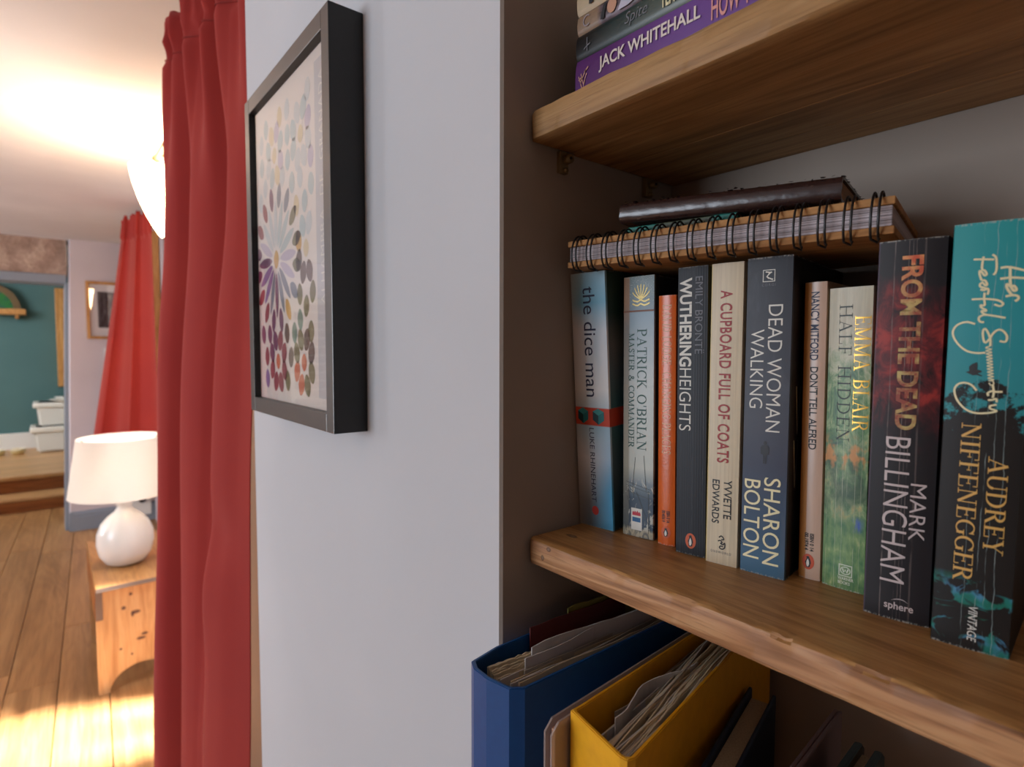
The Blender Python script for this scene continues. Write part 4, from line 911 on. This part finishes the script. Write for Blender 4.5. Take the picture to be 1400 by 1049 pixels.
sheet(bb, off1, -.2880, .2500, -.2780, .43, -.2020, mpap[2], wav=.010, top=.005)
sheet(bb, off1, -.2840, .2400, -.2700, .43, -.2050, mpap[2], wav=.008, top=.005)
for i in range(15):
    t = i/14; sheet(yb, off2, -.2225+.041*t, .2275-.006*t+random.uniform(0, .006)+(.03 if i < 4 else 0), -.2370+.020*t, .435, -.2200+.011*t+random.uniform(-.002, .002), mpap[(i*2) % 3], wav=.004, top=.004)
for i in range(22):
    t = i/21; sheet(yb, off2, -.2010+.0195*t, .2260-.004*t+.004*random.random(), -.2260+.016*t, .35+.06*random.random(), -.2125+.003*t+random.uniform(-.0012, .0012), mpap[1 if i % 3 else 0], wav=.003, top=.006)
sheet(yb, off2, -.2090, .2440, -.2120, .33, -.2085, mpap[2], wav=.012, top=.002)
# clear plastic wallet between the binders
gw = Mat('clear_plastic_wallet', .2, .5); tr = gw.n.new('ShaderNodeBsdfTransparent'); tr.inputs[0].default_value = (.9, .88, .86, 1); mxx = gw.n.new('ShaderNodeMixShader'); mxx.inputs[0].default_value = .45
gw.b.inputs['Base Color'].default_value = sr(200, 184, 180); gw.t.links.new(tr.outputs[0], mxx.inputs[1]); gw.t.links.new(gw.b.outputs[0], mxx.inputs[2]); gw.t.links.new(mxx.outputs[0], gw.n['Material Output'].inputs[0])
pw = empty('plastic_wallet', (-.2310, .2112, ZB), R(94)); tag(pw, 'clear plastic wallet of papers between the blue and yellow binders', 'folder')
prism('wallet_sleeve', [(0, 0), (.18, 0), (.18, .3145), (.006, .3145), (.0, .309)], 0, .0012, gw.m, pw, axis='y').location = (0, -.0045, 0)
prism('wallet_sleeve', [(0, 0), (.18, 0), (.18, .3145), (.006, .3145), (.0, .309)], 0, .0012, gw.m, pw, axis='y').location = (0, .0005, 0)
box('paper_insert', (.004, -.0030, 0), (.17, -.0006, .310), plain('peach_paper', sr(222, 172, 140), .7), pw)
# lower books to the right of the binders
def low_book(name, label, near, far, w_, zt, mc, mp, rounded=False):
    a = Vector(near); b = Vector(far); dvec = b-a; Lh = dvec.length+.0; rz = math.atan2(dvec.y, dvec.x)
    o = empty(name, (a.x, a.y, ZB), rz); tag(o, label, 'book'); h = zt-ZB
    # local x runs back into the shelf, y to the left (towards the wall)
    bv_ = .0012
    if rounded:
        for y0 in (-w_, -.0042):
            prism('cover_board', [(0, 0), (Lh, 0)]+[(Lh-.004+.004*math.cos(R(q)), h-.004+.004*math.sin(R(q))) for q in range(0, 91, 15)]+[(0, h)], y0, y0+.0042, mc, o, axis='y', bev=.0012)
    else:
        box('cover_board', (0, -w_, 0), (Lh, -w_+.0026, h), mc, o, bv_); box('cover_board', (0, -.0026, 0), (Lh, 0, h), mc, o, bv_)
    box('spine', (-.001, -w_+.001, 0), (.003, -.001, h-.0005), mc, o, .001)
    box('page_block', (.003, -w_+.003, .003), (Lh-.004, -.003, h-.006), mp, o)
    return o
low_book('hardback_book', 'dark navy hardback leaning deep in the shade right of the yellow binder', (-.1705, .245), (-.2045, .384), .0185, -.240, plain('navy_cloth', sr(26, 44, 68), .6), M_page)
low_book('thin_magazine', 'thin grey-mauve book standing in shade on the lower shelf', (-.142, .255), (-.1552, .405), .0052, -.240, plain('mauve_card', sr(124, 104, 104), .6), M_page)
low_book('diary_book', 'dark green diary with rounded cover boards, rightmost on the lower shelf', (-.126, .27), (-.1330, .383), .0150, -.240, plain('bottle_green_leather', sr(16, 44, 44), .35), M_page, True)

# ------------------------------------------------------------------ framed tile poster on the pier wall
X0, X1, Z0, Z1, YF = -.834, -.540, -.0815, .3265, .2126
pf = empty('picture_frame', (X0, Yw, Z0)); tag(pf, 'deep black box frame with a tile-pattern print, on the grey wall', 'picture')
W, Hh, D = X1-X0, Z1-Z0, Yw-YF
fw = .019
mfr = Mat('black_box_frame', .42, .5); mfr.base(mfr.mix(mfr.noise(mfr.scale(20, 200, 200), 1, 3), sr(20, 19, 19), sr(30, 28, 27))); mfr = mfr.m
mfront = Mat('satin_frame_face', .28, 1.0); mfront.base(sr(96, 93, 90)); mfront.b.inputs['Metallic'].default_value = .55
def stile(a, b): 
    o = box('frame_rail', a, b, mfr, pf, .0008, 2); o.data.materials.append(mfront.m)
    for p in o.data.polygons:
        if p.normal.y < -.8: p.material_index = 1
    return o
stile((0, -D, 0), (fw, 0, Hh)); stile((W-fw, -D, 0), (W, 0, Hh)); stile((fw, -D, 0), (W-fw, 0, fw)); stile((fw, -D, Hh-fw), (W-fw, 0, Hh))
AW, AH = W-2*fw, Hh-2*fw
yA = -D+.0085
pm = Mat('poster_paper', .6, .3); pm.base(sr(226, 214, 204))
box('poster_sheet', (fw, yA, fw), (fw+AW, yA+.002, fw+AH), pm.m, pf)
box('poster_margin_band', (fw+AW*.835, yA-.0001, fw+.012), (fw+AW*.965, yA+.0001, fw+AH-.012), plain('grey_margin_ink', sr(190, 186, 186), .6), pf)
pcols = {'plum': sr(104, 44, 84), 'wine': sr(140, 40, 56), 'violet': sr(134, 100, 150), 'rust': sr(196, 92, 50), 'ochre': sr(206, 156, 70), 'olive': sr(110, 104, 62), 'sage': sr(96, 128, 112), 'umber': sr(86, 62, 50), 'slate': sr(120, 126, 136)}
PM = {k: plain('tile_'+k, v, .6) for k, v in pcols.items()}
cells = {k: ([], []) for k in PM}
def petal(cx, cy, L, wd, a, k, sh=.5):
    V, F = cells[k]; b = len(V); n = 14; ca, sa = math.cos(a), math.sin(a)
    for i in range(n):
        t = 2*math.pi*i/n; u = L/2*math.cos(t); v = wd/2*math.sin(t)*(1-.15*math.cos(2*t)); 
        V.append((cx+u*ca-v*sa, cy+u*sa+v*ca))
    F.append(tuple(range(b, b+n)))
U0, U1, V0, V1 = fw+.012, fw+AW*.82, fw+.014, fw+AH-.014
rc = (fw+AW*.30, fw+AH*.47)
random.seed(5)
for k, v in {'washed_mist': sr(196, 198, 196), 'washed_lilac': sr(190, 176, 190), 'washed_sand': sr(212, 190, 150), 'washed_haze': sr(178, 190, 188)}.items(): PM[k] = plain('tile_'+k, v, .6); cells[k] = ([], [])  # pale tints: the glass reflection painted into the upper motifs
def pick(x, y):
    u = (x-U0)/(U1-U0); v = (y-V0)/(V1-V0)
    if v > .52+.1*(u < .12): return random.choice(['washed_mist', 'washed_lilac', 'washed_haze', 'washed_sand', 'washed_mist', 'washed_haze'])  # upper motifs coloured paler, as if washed out by reflection in the glass
    if u < .45: return random.choice(['plum', 'wine', 'plum', 'violet', 'rust', 'wine'])
    if v < .45: return random.choice(['umber', 'olive', 'umber', 'sage', 'olive', 'rust'])
    return random.choice(['slate', 'washed_lilac', 'ochre', 'sage', 'washed_haze'])
petal(rc[0], rc[1], .020, .020, 0, 'ochre')
for i in range(16):
    a = 2*math.pi*i/16; r_ = .044; petal(rc[0]+r_*math.cos(a), rc[1]+r_*math.sin(a), .056, .0110, a, (random.choice(['washed_mist', 'washed_lilac', 'washed_haze']) if math.sin(a) > .2 else random.choice(['violet', 'plum', 'violet', 'slate']) if math.cos(a) < .3 else random.choice(['slate', 'ochre', 'washed_lilac'])))
    a2 = a+math.pi/16; petal(rc[0]+.076*math.cos(a2), rc[1]+.076*math.sin(a2), .030, .0140, a2, random.choice(['wine', 'plum']) if math.cos(a) < .2 else random.choice(['ochre', 'olive', 'slate']))
used = [(rc[0]+r_*math.cos(2*math.pi*i/32), rc[1]+r_*math.sin(2*math.pi*i/32)) for i in range(32) for r_ in (.02, .04, .058, .076)]+[rc]
for (dx, dz) in ((0, -.125), (.093, -.125), (-.093, -.125), (0, .125), (.093, .125), (-.093, .125), (0, .235), (.093, .235), (.105, 0)):
    cx, cy = rc[0]+dx, rc[1]+dz; u_ok = U0+.004 < cx < U1-.004 and V0 < cy < V1
    if u_ok: petal(cx, cy, .020, .015, math.pi/2, 'rust' if dz < 0 else 'washed_sand')
    used.append((cx, cy))
    for k in range(8):
        a = math.pi/8+math.pi/4*k; x, y = cx+.0255*math.cos(a), cy+.0275*math.sin(a)
        used.append((x, y))
        if x < U0+.003 or x > U1-.005 or y < V0+.004 or y > V1-.006: continue
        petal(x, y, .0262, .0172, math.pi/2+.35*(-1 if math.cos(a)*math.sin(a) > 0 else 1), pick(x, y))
for j in range(26):
    for i in range(16):
        x = U0+.006+.0135*i+(.0067 if j % 2 else 0); y = V0+.012+.0142*j
        if x > U1-.005 or y > V1-.008 or min(math.hypot((x-a)*1.1, (y-b)*.80) for a, b in used) < .0158: continue
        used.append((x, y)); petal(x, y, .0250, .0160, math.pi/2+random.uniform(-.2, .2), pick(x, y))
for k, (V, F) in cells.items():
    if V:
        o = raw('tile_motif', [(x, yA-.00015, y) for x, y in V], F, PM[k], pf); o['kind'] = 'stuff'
V, F = font_mesh('ALHAMBRA  DE  GRANADA', -.008, 1.15)
us = [v.x for v in V]; vs = [v.y for v in V]
hgt = .011; lx0 = fw+AW*.925
raw('poster_text', [(lx0-(v.y/(max(vs)))*hgt, yA-.0003, fw+.11+(v.x-min(us))/(max(us)-min(us))*.235) for v in V], F, I_white, pf)
box('glass_pane', (fw-.002, yA-.0042, fw-.002), (fw+AW+.002, yA-.0026, fw+AH+.002), M_glass, pf)

# ------------------------------------------------------------------ curtains
mc = Mat('coral_curtain_cotton', .92, .15)
wv = mc.noise(mc.scale(900, 900, 900), 1, 2); mc.base(mc.mix(mc.mr(mc.noise(None, 3, 2), .3, .7, 0, .5), sr(164, 54, 46), sr(144, 41, 43))).bump(wv, .15, .0005)
mc.b.inputs['Sheen Weight'].default_value = .25; mc.b.inputs['Sheen Roughness'].default_value = .5; mc.b.inputs['Sheen Tint'].default_value = (1, .6, .55, 1)
def curtain(name, label, planf, ztop, zbot, ns, nz, header=.07, root=(0, 0)):
    V = []; F = []
    for j in range(nz+1):
        t = j/nz; z = ztop+(zbot-ztop)*t
        for i in range(ns+1):
            s = i/ns; x, y, dz = planf(s, z, t); V.append((x-root[0], y-root[1], z+dz-zbot))
    for j in range(nz):
        for i in range(ns): a = j*(ns+1)+i; F.append((a, a+1, a+ns+2, a+ns+1))
    o = empty(name, (root[0], root[1], zbot)); tag(o, label, 'curtain')
    p = raw('curtain_panel', V, F, mc.m, o, True); md = p.modifiers.new('thickness', 'SOLIDIFY'); md.thickness = .002
    return o, p
def spl(pts, s):
    n = len(pts)-1; f = s*n; i = min(int(f), n-1); t = f-i
    P = lambda k: Vector(pts[max(0, min(n, k))])
    a, b, c, d_ = P(i-1), P(i), P(i+1), P(i+2)
    return .5*((2*b)+(c-a)*t+(2*a-5*b+4*c-d_)*t*t+(3*b-a-3*c+d_)*t**3)
# plan polylines (x, y) for three heights; front folds bulge towards -y
topP = [(-1.03, .262), (-1.06, .245), (-1.09, .262), (-1.11, .250), (-1.145, .225), (-1.165, .258), (-1.19, .250), (-1.215, .215), (-1.24, .255), (-1.27, .235), (-1.30, .200), (-1.325, .240), (-1.35, .225), (-1.38, .198), (-1.40, .215), (-1.43, .188), (-1.455, .235)]
midP = [(-1.045, .272), (-1.08, .262), (-1.115, .245), (-1.15, .236), (-1.165, .25), (-1.18, .275), (-1.205, .262), (-1.235, .232), (-1.27, .210), (-1.30, .2015), (-1.32, .215), (-1.335, .245), (-1.36, .225), (-1.39, .190), (-1.42, .177), (-1.45, .190), (-1.46, .24)]
botP = [(-1.045, .268), (-1.08, .250), (-1.12, .232), (-1.16, .222), (-1.19, .226), (-1.22, .232), (-1.24, .225), (-1.26, .215), (-1.285, .206), (-1.31, .206), (-1.33, .22), (-1.34, .25), (-1.36, .235), (-1.39, .19), (-1.42, .175), (-1.45, .185), (-1.46, .24)]
def plan1(s, z, t):
    a, b, c_ = spl(topP, s), spl(midP, s), spl(botP, s)
    k = (.69-z)/.45; k2 = (.24-z)/1.0
    k = max(0, min(1, k)); k = k*k*(3-2*k); k2 = max(0, min(1, k2))
    p = a.lerp(b, k).lerp(c_, k2)
    w_ = mnoise.noise(Vector((s*7, z*2.2, 3)))*.007*min(1, (.70-z)*4)
    y = p.y+w_*.8; x = p.x+w_*.6
    if z > .60:                                     # pinched pleats of the heading tape
        f = max(0, min(1, (z-.60)/.02)) if z < .62 else 1.0
        y += .006*math.sin(s*75)*f+.006*mnoise.noise(Vector((s*40, z*40, 1)))*f
    if .595 < z < .625: y += .005
    y += .012*math.exp(-((z+.34)/.06)**2)*math.exp(-((s-.16)/.07)**2)-.010*math.exp(-((z+.45)/.10)**2)*math.exp(-((s-.24)/.06)**2)
    dz = (.008*math.sin(s*31)+.006*mnoise.noise(Vector((s*30, 0, 2)))) * max(0, (z-.64)/.05) if z > .64 else 0
    return x, y+.028*z+.015*math.exp(-((z-.26)/.2)**2), dz
c1, p1 = curtain('curtain', 'large coral red curtain hanging beside the black picture frame', plan1, .690, -1.27, 260, 120, root=(-1.25, .24))
bm = bmesh.new()                                     # stitched line of the heading tape
pts = []
for i in range(200):
    s = i/199; x, y, dz = plan1(s, .608, 0); pts.append((x+1.25, y-.24-.0018, .608+1.27))
tube(bm, pts, .0012, 5); obj('heading_seam', bm, plain('seam_dark', sr(150, 50, 44), .9), c1)
# orange-lit far curtain, flaring to the left
def plan2(s, z, t):
    base_y = .428-.088*s - (.165*s)*max(0, (.70-z)/1.13)**1.05
    x = -3.95+.35*(1-s)
    fold = .018*math.sin(s*13+.8)*(1 if z < .62 else .5)+.006*math.sin(s*31)
    y = base_y+fold*(.6+.5*t)*(1-.6*s); x += .03*math.cos(s*13+.8)
    if z > .62: y += .008*math.sin(s*90)
    return x, y, (.012*math.sin(s*25) if z > .70 else 0)
c2, p2 = curtain('curtain', 'shorter coral curtain at the far window, glowing orange behind the lamp', plan2, .735, -.52, 160, 70, root=(-3.8, .40))
curtain('curtain', 'coral curtain drawn back left of the far opening, mirrored in the picture glass', lambda s, z, t: (-5.06+.03*math.sin(s*26), -.80-.28*s+.015*math.sin(s*40), 0), .70, -1.28, 90, 20, root=(-5.05, -.93))
# curtain pole with end cap
pl = empty('curtain_pole', (-1.05, .312, .662)); tag(pl, 'wooden curtain pole end above the wall light', 'curtain pole')
bm = bmesh.new(); tube(bm, [(.02, .000, 0), (-1.29, .000, 0)], .011, 14); obj('pole', bm, M_pinex, pl, True)
bm = bmesh.new(); tube(bm, [(-1.29, 0, 0), (-1.295, 0, 0), (-1.30, 0, 0), (-1.325, 0, 0), (-1.33, 0, 0)], lambda t: .015 if t > .3 else .012, 14); obj('finial', bm, M_pinex, pl, True)
bm = bmesh.new(); addbox(bm, (-1.24, .0, -.012), (-1.225, .150, .008), .002); obj('pole_bracket', bm, M_pinex, pl)
# red curtain behind far curtain (other side of the far window), a small sliver
bm = bmesh.new()
o, p = curtain('curtain', 'sliver of dark red curtain beyond the orange-lit one, near the far wall', lambda s, z, t: (-4.86-.12*s, .500-.10*s-.02*t+.008*math.sin(s*20), 0), .52, -.5, 40, 10, root=(-4.9, .45)); bm.free()

# ------------------------------------------------------------------ pictures, switch and socket on the far walls
def small_pic(name, label, root, ax, w_, h, fr_mat, fwid, art, matw, dep=.02):
    """ax 'x': picture faces +x, width runs along y. ax 'y': faces -y, width runs along x"""
    o = empty(name, root); tag(o, label, 'picture')
    if ax == 'y': o.rotation_euler = (0, 0, R(-90)+ang)
    for a, b in (((0, 0), (fwid, h)), ((w_-fwid, 0), (w_, h)), ((fwid, 0), (w_-fwid, fwid)), ((fwid, h-fwid), (w_-fwid, h))):
        box('frame_rail', (0, a[0], a[1]), (dep, b[0], b[1]), fr_mat, o, .002)
    box('mount_board', (.001, fwid, fwid), (.008, w_-fwid, h-fwid), matw, o)
    mg_ = matw
    art(o, w_, h)
    box('glass_pane', (.0125, fwid, fwid), (.014, w_-fwid, h-fwid), M_glass, o)
    return o
M_card = plain('white_mount', sr(236, 232, 230), .7)
def art1(o, w_, h):
    m = Mat('dark_print', .6); m.base(m.ramp(m.noise(m.scale(1, 60, 14), 1, 4), [(.35, sr(40, 38, 40)), (.6, sr(96, 92, 92)), (.75, sr(150, 146, 144))]))
    box('print', (.008, .068, .082), (.0095, .232, .34), m.m, o)
small_pic('picture_frame', 'small oak-framed dark print in a white mount on the far wall', (-5.128, .212, .078), 'x', .30, .412, M_pine, .020, art1, M_card)
def art2(o, w_, h):
    m = Mat('warm_print', .6); m.base(m.ramp(m.noise(m.scale(1, 6, 4), 1, 3), [(.35, sr(214, 120, 100)), (.55, sr(226, 160, 120)), (.7, sr(190, 90, 90))]))
    box('print', (.008, .13, .13), (.0095, w_-.13, h-.16), m.m, o)
small_pic('picture_frame', 'tall wooden-framed warm print on the right wall behind the orange-lit curtain', (-5.10, ymain(-5.10)-.004, -.17), 'y', .95, .90, M_pine, .085, art2, plain('peach_mount', sr(234, 196, 160), .7), .05)
sw = empty('wall_switch', (-5.13, .335, -.075)); tag(sw, 'white light switch plate on the far wall below the small picture', 'switch')
box('plate', (0, -.025, 0), (.008, .06, .085), M_wwhite, sw, .003); box('rocker', (.008, .005, .025), (.012, .03, .06), M_lid, sw, .002)
so = empty('wall_socket', (-5.106, .505, -1.15)); tag(so, 'white socket plate with a black plug, behind the table lamp', 'socket')
box('plate', (0, -.10, -.10), (.010, .06, .13), M_lid, so, .003)
bm = bmesh.new(); tube(bm, [(.01, 0, .03), (.035, 0, .03), (.05, 0, .03)], .028, 16); obj('plug', bm, M_wire, so, True)

# ------------------------------------------------------------------ wall light
M_glow = Mat('opal_glass_lit', .3); M_glow.b.inputs['Base Color'].default_value = (1, .97, .9, 1); M_glow.b.inputs['Emission Color'].default_value = (1.0, .90, .74, 1); M_glow.b.inputs['Emission Strength'].default_value = 2.0; M_glow = M_glow.m
M_bowl = Mat('opal_bowl_lit', .3); M_bowl.b.inputs['Emission Color'].default_value = (1.0, .62, .34, 1); M_bowl.b.inputs['Emission Strength'].default_value = 26.0; M_bowl = M_bowl.m
sc_ = empty('wall_light', (-2.45, .333, .655)); tag(sc_, 'glowing white glass bowl uplighter fixed to the right wall', 'wall light')
prof = [(.004, -.245), (.012, -.235), (.030, -.205), (.050, -.165), (.070, -.115), (.086, -.060), (.094, -.020), (.096, 0), (.093, 0), (.083, -.058), (.067, -.112), (.047, -.160), (.026, -.198), (.008, -.225)]
lathe('glass_bowl', prof, M_bowl, sc_, 40)
bm = bmesh.new(); tube(bm, [(0, .0, -.235), (0, .06, -.20), (0, .135, -.12)], .008, 10); addbox(bm, (-.03, .12, -.18), (.03, .14, -.02), .004); obj('wall_mount', bm, M_br, sc_)
lathe('bulb', [(0, -.10), (.02, -.095), (.03, -.07), (.02, -.045), (0, -.04)], M_glow, sc_, 16)
l = light('wall_light_bulb', 'POINT', (-2.45, .333, .645), 20, (1.0, .80, .55), .03)

# ------------------------------------------------------------------ pine stool and table lamp
sx, sy, szt = -2.515, .0985, -.862
ps = empty('pine_stool', (sx-.33, .30, ZF)); tag(ps, 'old rustic pine box stool with arched end, carrying the white lamp', 'stool')
def pc(o): o.parent = ps; o.location = o.location-Vector(ps.location); return o
pc(box('stool_top', (sx-.66, sy, szt-.018), (sx, .392, szt), M_pinex, None, .003))
mk = Mat('pine_endgrain_knots', .5)
def stool_end(x0, x1):
    y0, y1 = sy+.002, .388; zb, zt_ = ZF, szt-.018; cy = (y0+y1)/2; r_ = .108; zc = ZF+.0
    out = [(y0, zb), (y0, zt_), (y1, zt_), (y1, zb)]
    arc = [(cy+r_*math.cos(R(q)), zb+.088*math.sin(R(q))) for q in range(0, 181, 12)]
    return pc(prism('end_panel', out+arc, x0, x1, M_stoolend, None, 'x'))
m = wood('pine_knotty', sr(206, 162, 114), sr(166, 118, 74), sr(220, 184, 138), 2, .35, .45); Mk = Mat.__new__(Mat); Mk.m = m; Mk.t = m.node_tree; Mk.n = Mk.t.nodes; Mk.b = Mk.n['Principled BSDF']
tc = Mk.n.new('ShaderNodeTexCoord'); Mk.v = tc.outputs['Object']; spx = Mk.n.new('ShaderNodeSeparateXYZ'); Mk.t.links.new(Mk.v, spx.inputs[0]); Mk.x, Mk.y, Mk.z = spx.outputs
col = Mk.b.inputs['Base Color'].links[0].from_socket
for (y, z, ry, rz_) in ((.187, -.985, .008, .008), (.226, -1.010, .016, .008), (.215, -1.015, .006, .012), (.240, -1.118, .016, .007), (.252, -1.103, .012, .006), (.211, -.936, .006, .007), (.174, -1.142, .005, .005), (.209, -1.172, .004, .005)):
    a = Mk.op('MULTIPLY', Mk.op('SUBTRACT', Mk.y, y), 1/ry); b = Mk.op('MULTIPLY', Mk.op('SUBTRACT', Mk.z, z), 1/rz_); d2 = Mk.op('ADD', Mk.op('MULTIPLY', a, a), Mk.op('MULTIPLY', b, b))
    col = Mk.mix(Mk.mr(d2, 1.2, .5, 0, .85), col, sr(70, 46, 52))
Mk.put(Mk.b.inputs['Base Color'], col); M_stoolend = m
stool_end(-2.615, -2.595); stool_end(sx-.60, sx-.58)
pc(box('side_rail', (sx-.64, sy+.000, szt-.150), (sx-.084, sy+.018, szt-.018), M_riser, None, .002)); pc(box('side_rail', (sx-.64, .370, szt-.150), (sx-.084, .388, szt-.018), M_riser, None, .002))
dk = plain('dark_endgrain', sr(126, 108, 96), .8)
pc(box('joint_end', (-2.598, sy+.002, szt-.150), (-2.5925, sy+.024, szt-.0185), dk))
pc(box('top_endgrain', (sx-.002, sy+.002, szt-.0165), (sx+.0008, .390, szt-.0015), dk))
tl = empty('table_lamp', (-2.76, .2135, szt)); tag(tl, 'lit white bottle-shaped table lamp with a pale tapered shade on the stool', 'lamp')
M_cer = plain('white_glazed_ceramic', sr(240, 238, 234), .16, .6)
lathe('lamp_base', [(0, 0), (.045, 0), (.070, .012), (.090, .045), (.0985, .090), (.096, .130), (.082, .168), (.058, .196), (.036, .214), (.026, .228), (.024, .238), (.032, .246), (.036, .254), (.034, .262), (.016, .264), (0, .264)], M_cer, tl, 48)
bm = bmesh.new(); tube(bm, [(0, 0, .262), (0, 0, .285), (0, 0, .36)], .012, 12); obj('lamp_stem', bm, M_cer, tl, True)
lathe('bulb', [(0, .35), (.02, .355), (.03, .385), (.02, .41), (0, .415)], M_glow, tl, 16)
msd = Mat('pale_lamp_shade', .8, .1, sr(250, 246, 238)); tn = msd.n.new('ShaderNodeBsdfTranslucent'); tn.inputs[0].default_value = (1, .95, .88, 1); mxs = msd.n.new('ShaderNodeMixShader'); mxs.inputs[0].default_value = .42
msd.t.links.new(msd.b.outputs[0], mxs.inputs[1]); msd.t.links.new(tn.outputs[0], mxs.inputs[2]); msd.t.links.new(mxs.outputs[0], msd.n['Material Output'].inputs[0])
lathe('lamp_shade', [(.184, .288), (.183, .290), (.150, .512), (.151, .514), (.1495, .514), (.1482, .511), (.1812, .290), (.182, .288), (.184, .288)], msd.m, tl, 56)
mtl = empty('shade_ring', (0, 0, 0), 0, tl); bpy.data.objects.remove(mtl)
bm = bmesh.new()
for a in (0, 2.094, 4.189): tube(bm, [(0, 0, .36), (.149*math.cos(a), .149*math.sin(a), .50)], .0018, 6)
obj('shade_carrier', bm, M_br, tl)
light('lamp_bulb', 'POINT', (-2.76, .2135, szt+.40), 9, (1.0, .93, .83), .03)
bm = bmesh.new(); tube(bm, [(-2.83, .20, szt+.004), (-2.90, .17, szt+.004), (-2.98, .22, szt+.004), (-3.02, .34, szt+.004)], .003, 6); o = obj('lamp_cord', bm, M_lid); tag(o, 'thin pale lamp cord trailing over the stool top', 'cord')

# ------------------------------------------------------------------ shift everything up to a floor at z = 0
for o in list(bpy.data.objects):
    if o.parent is None: o.location.z += H
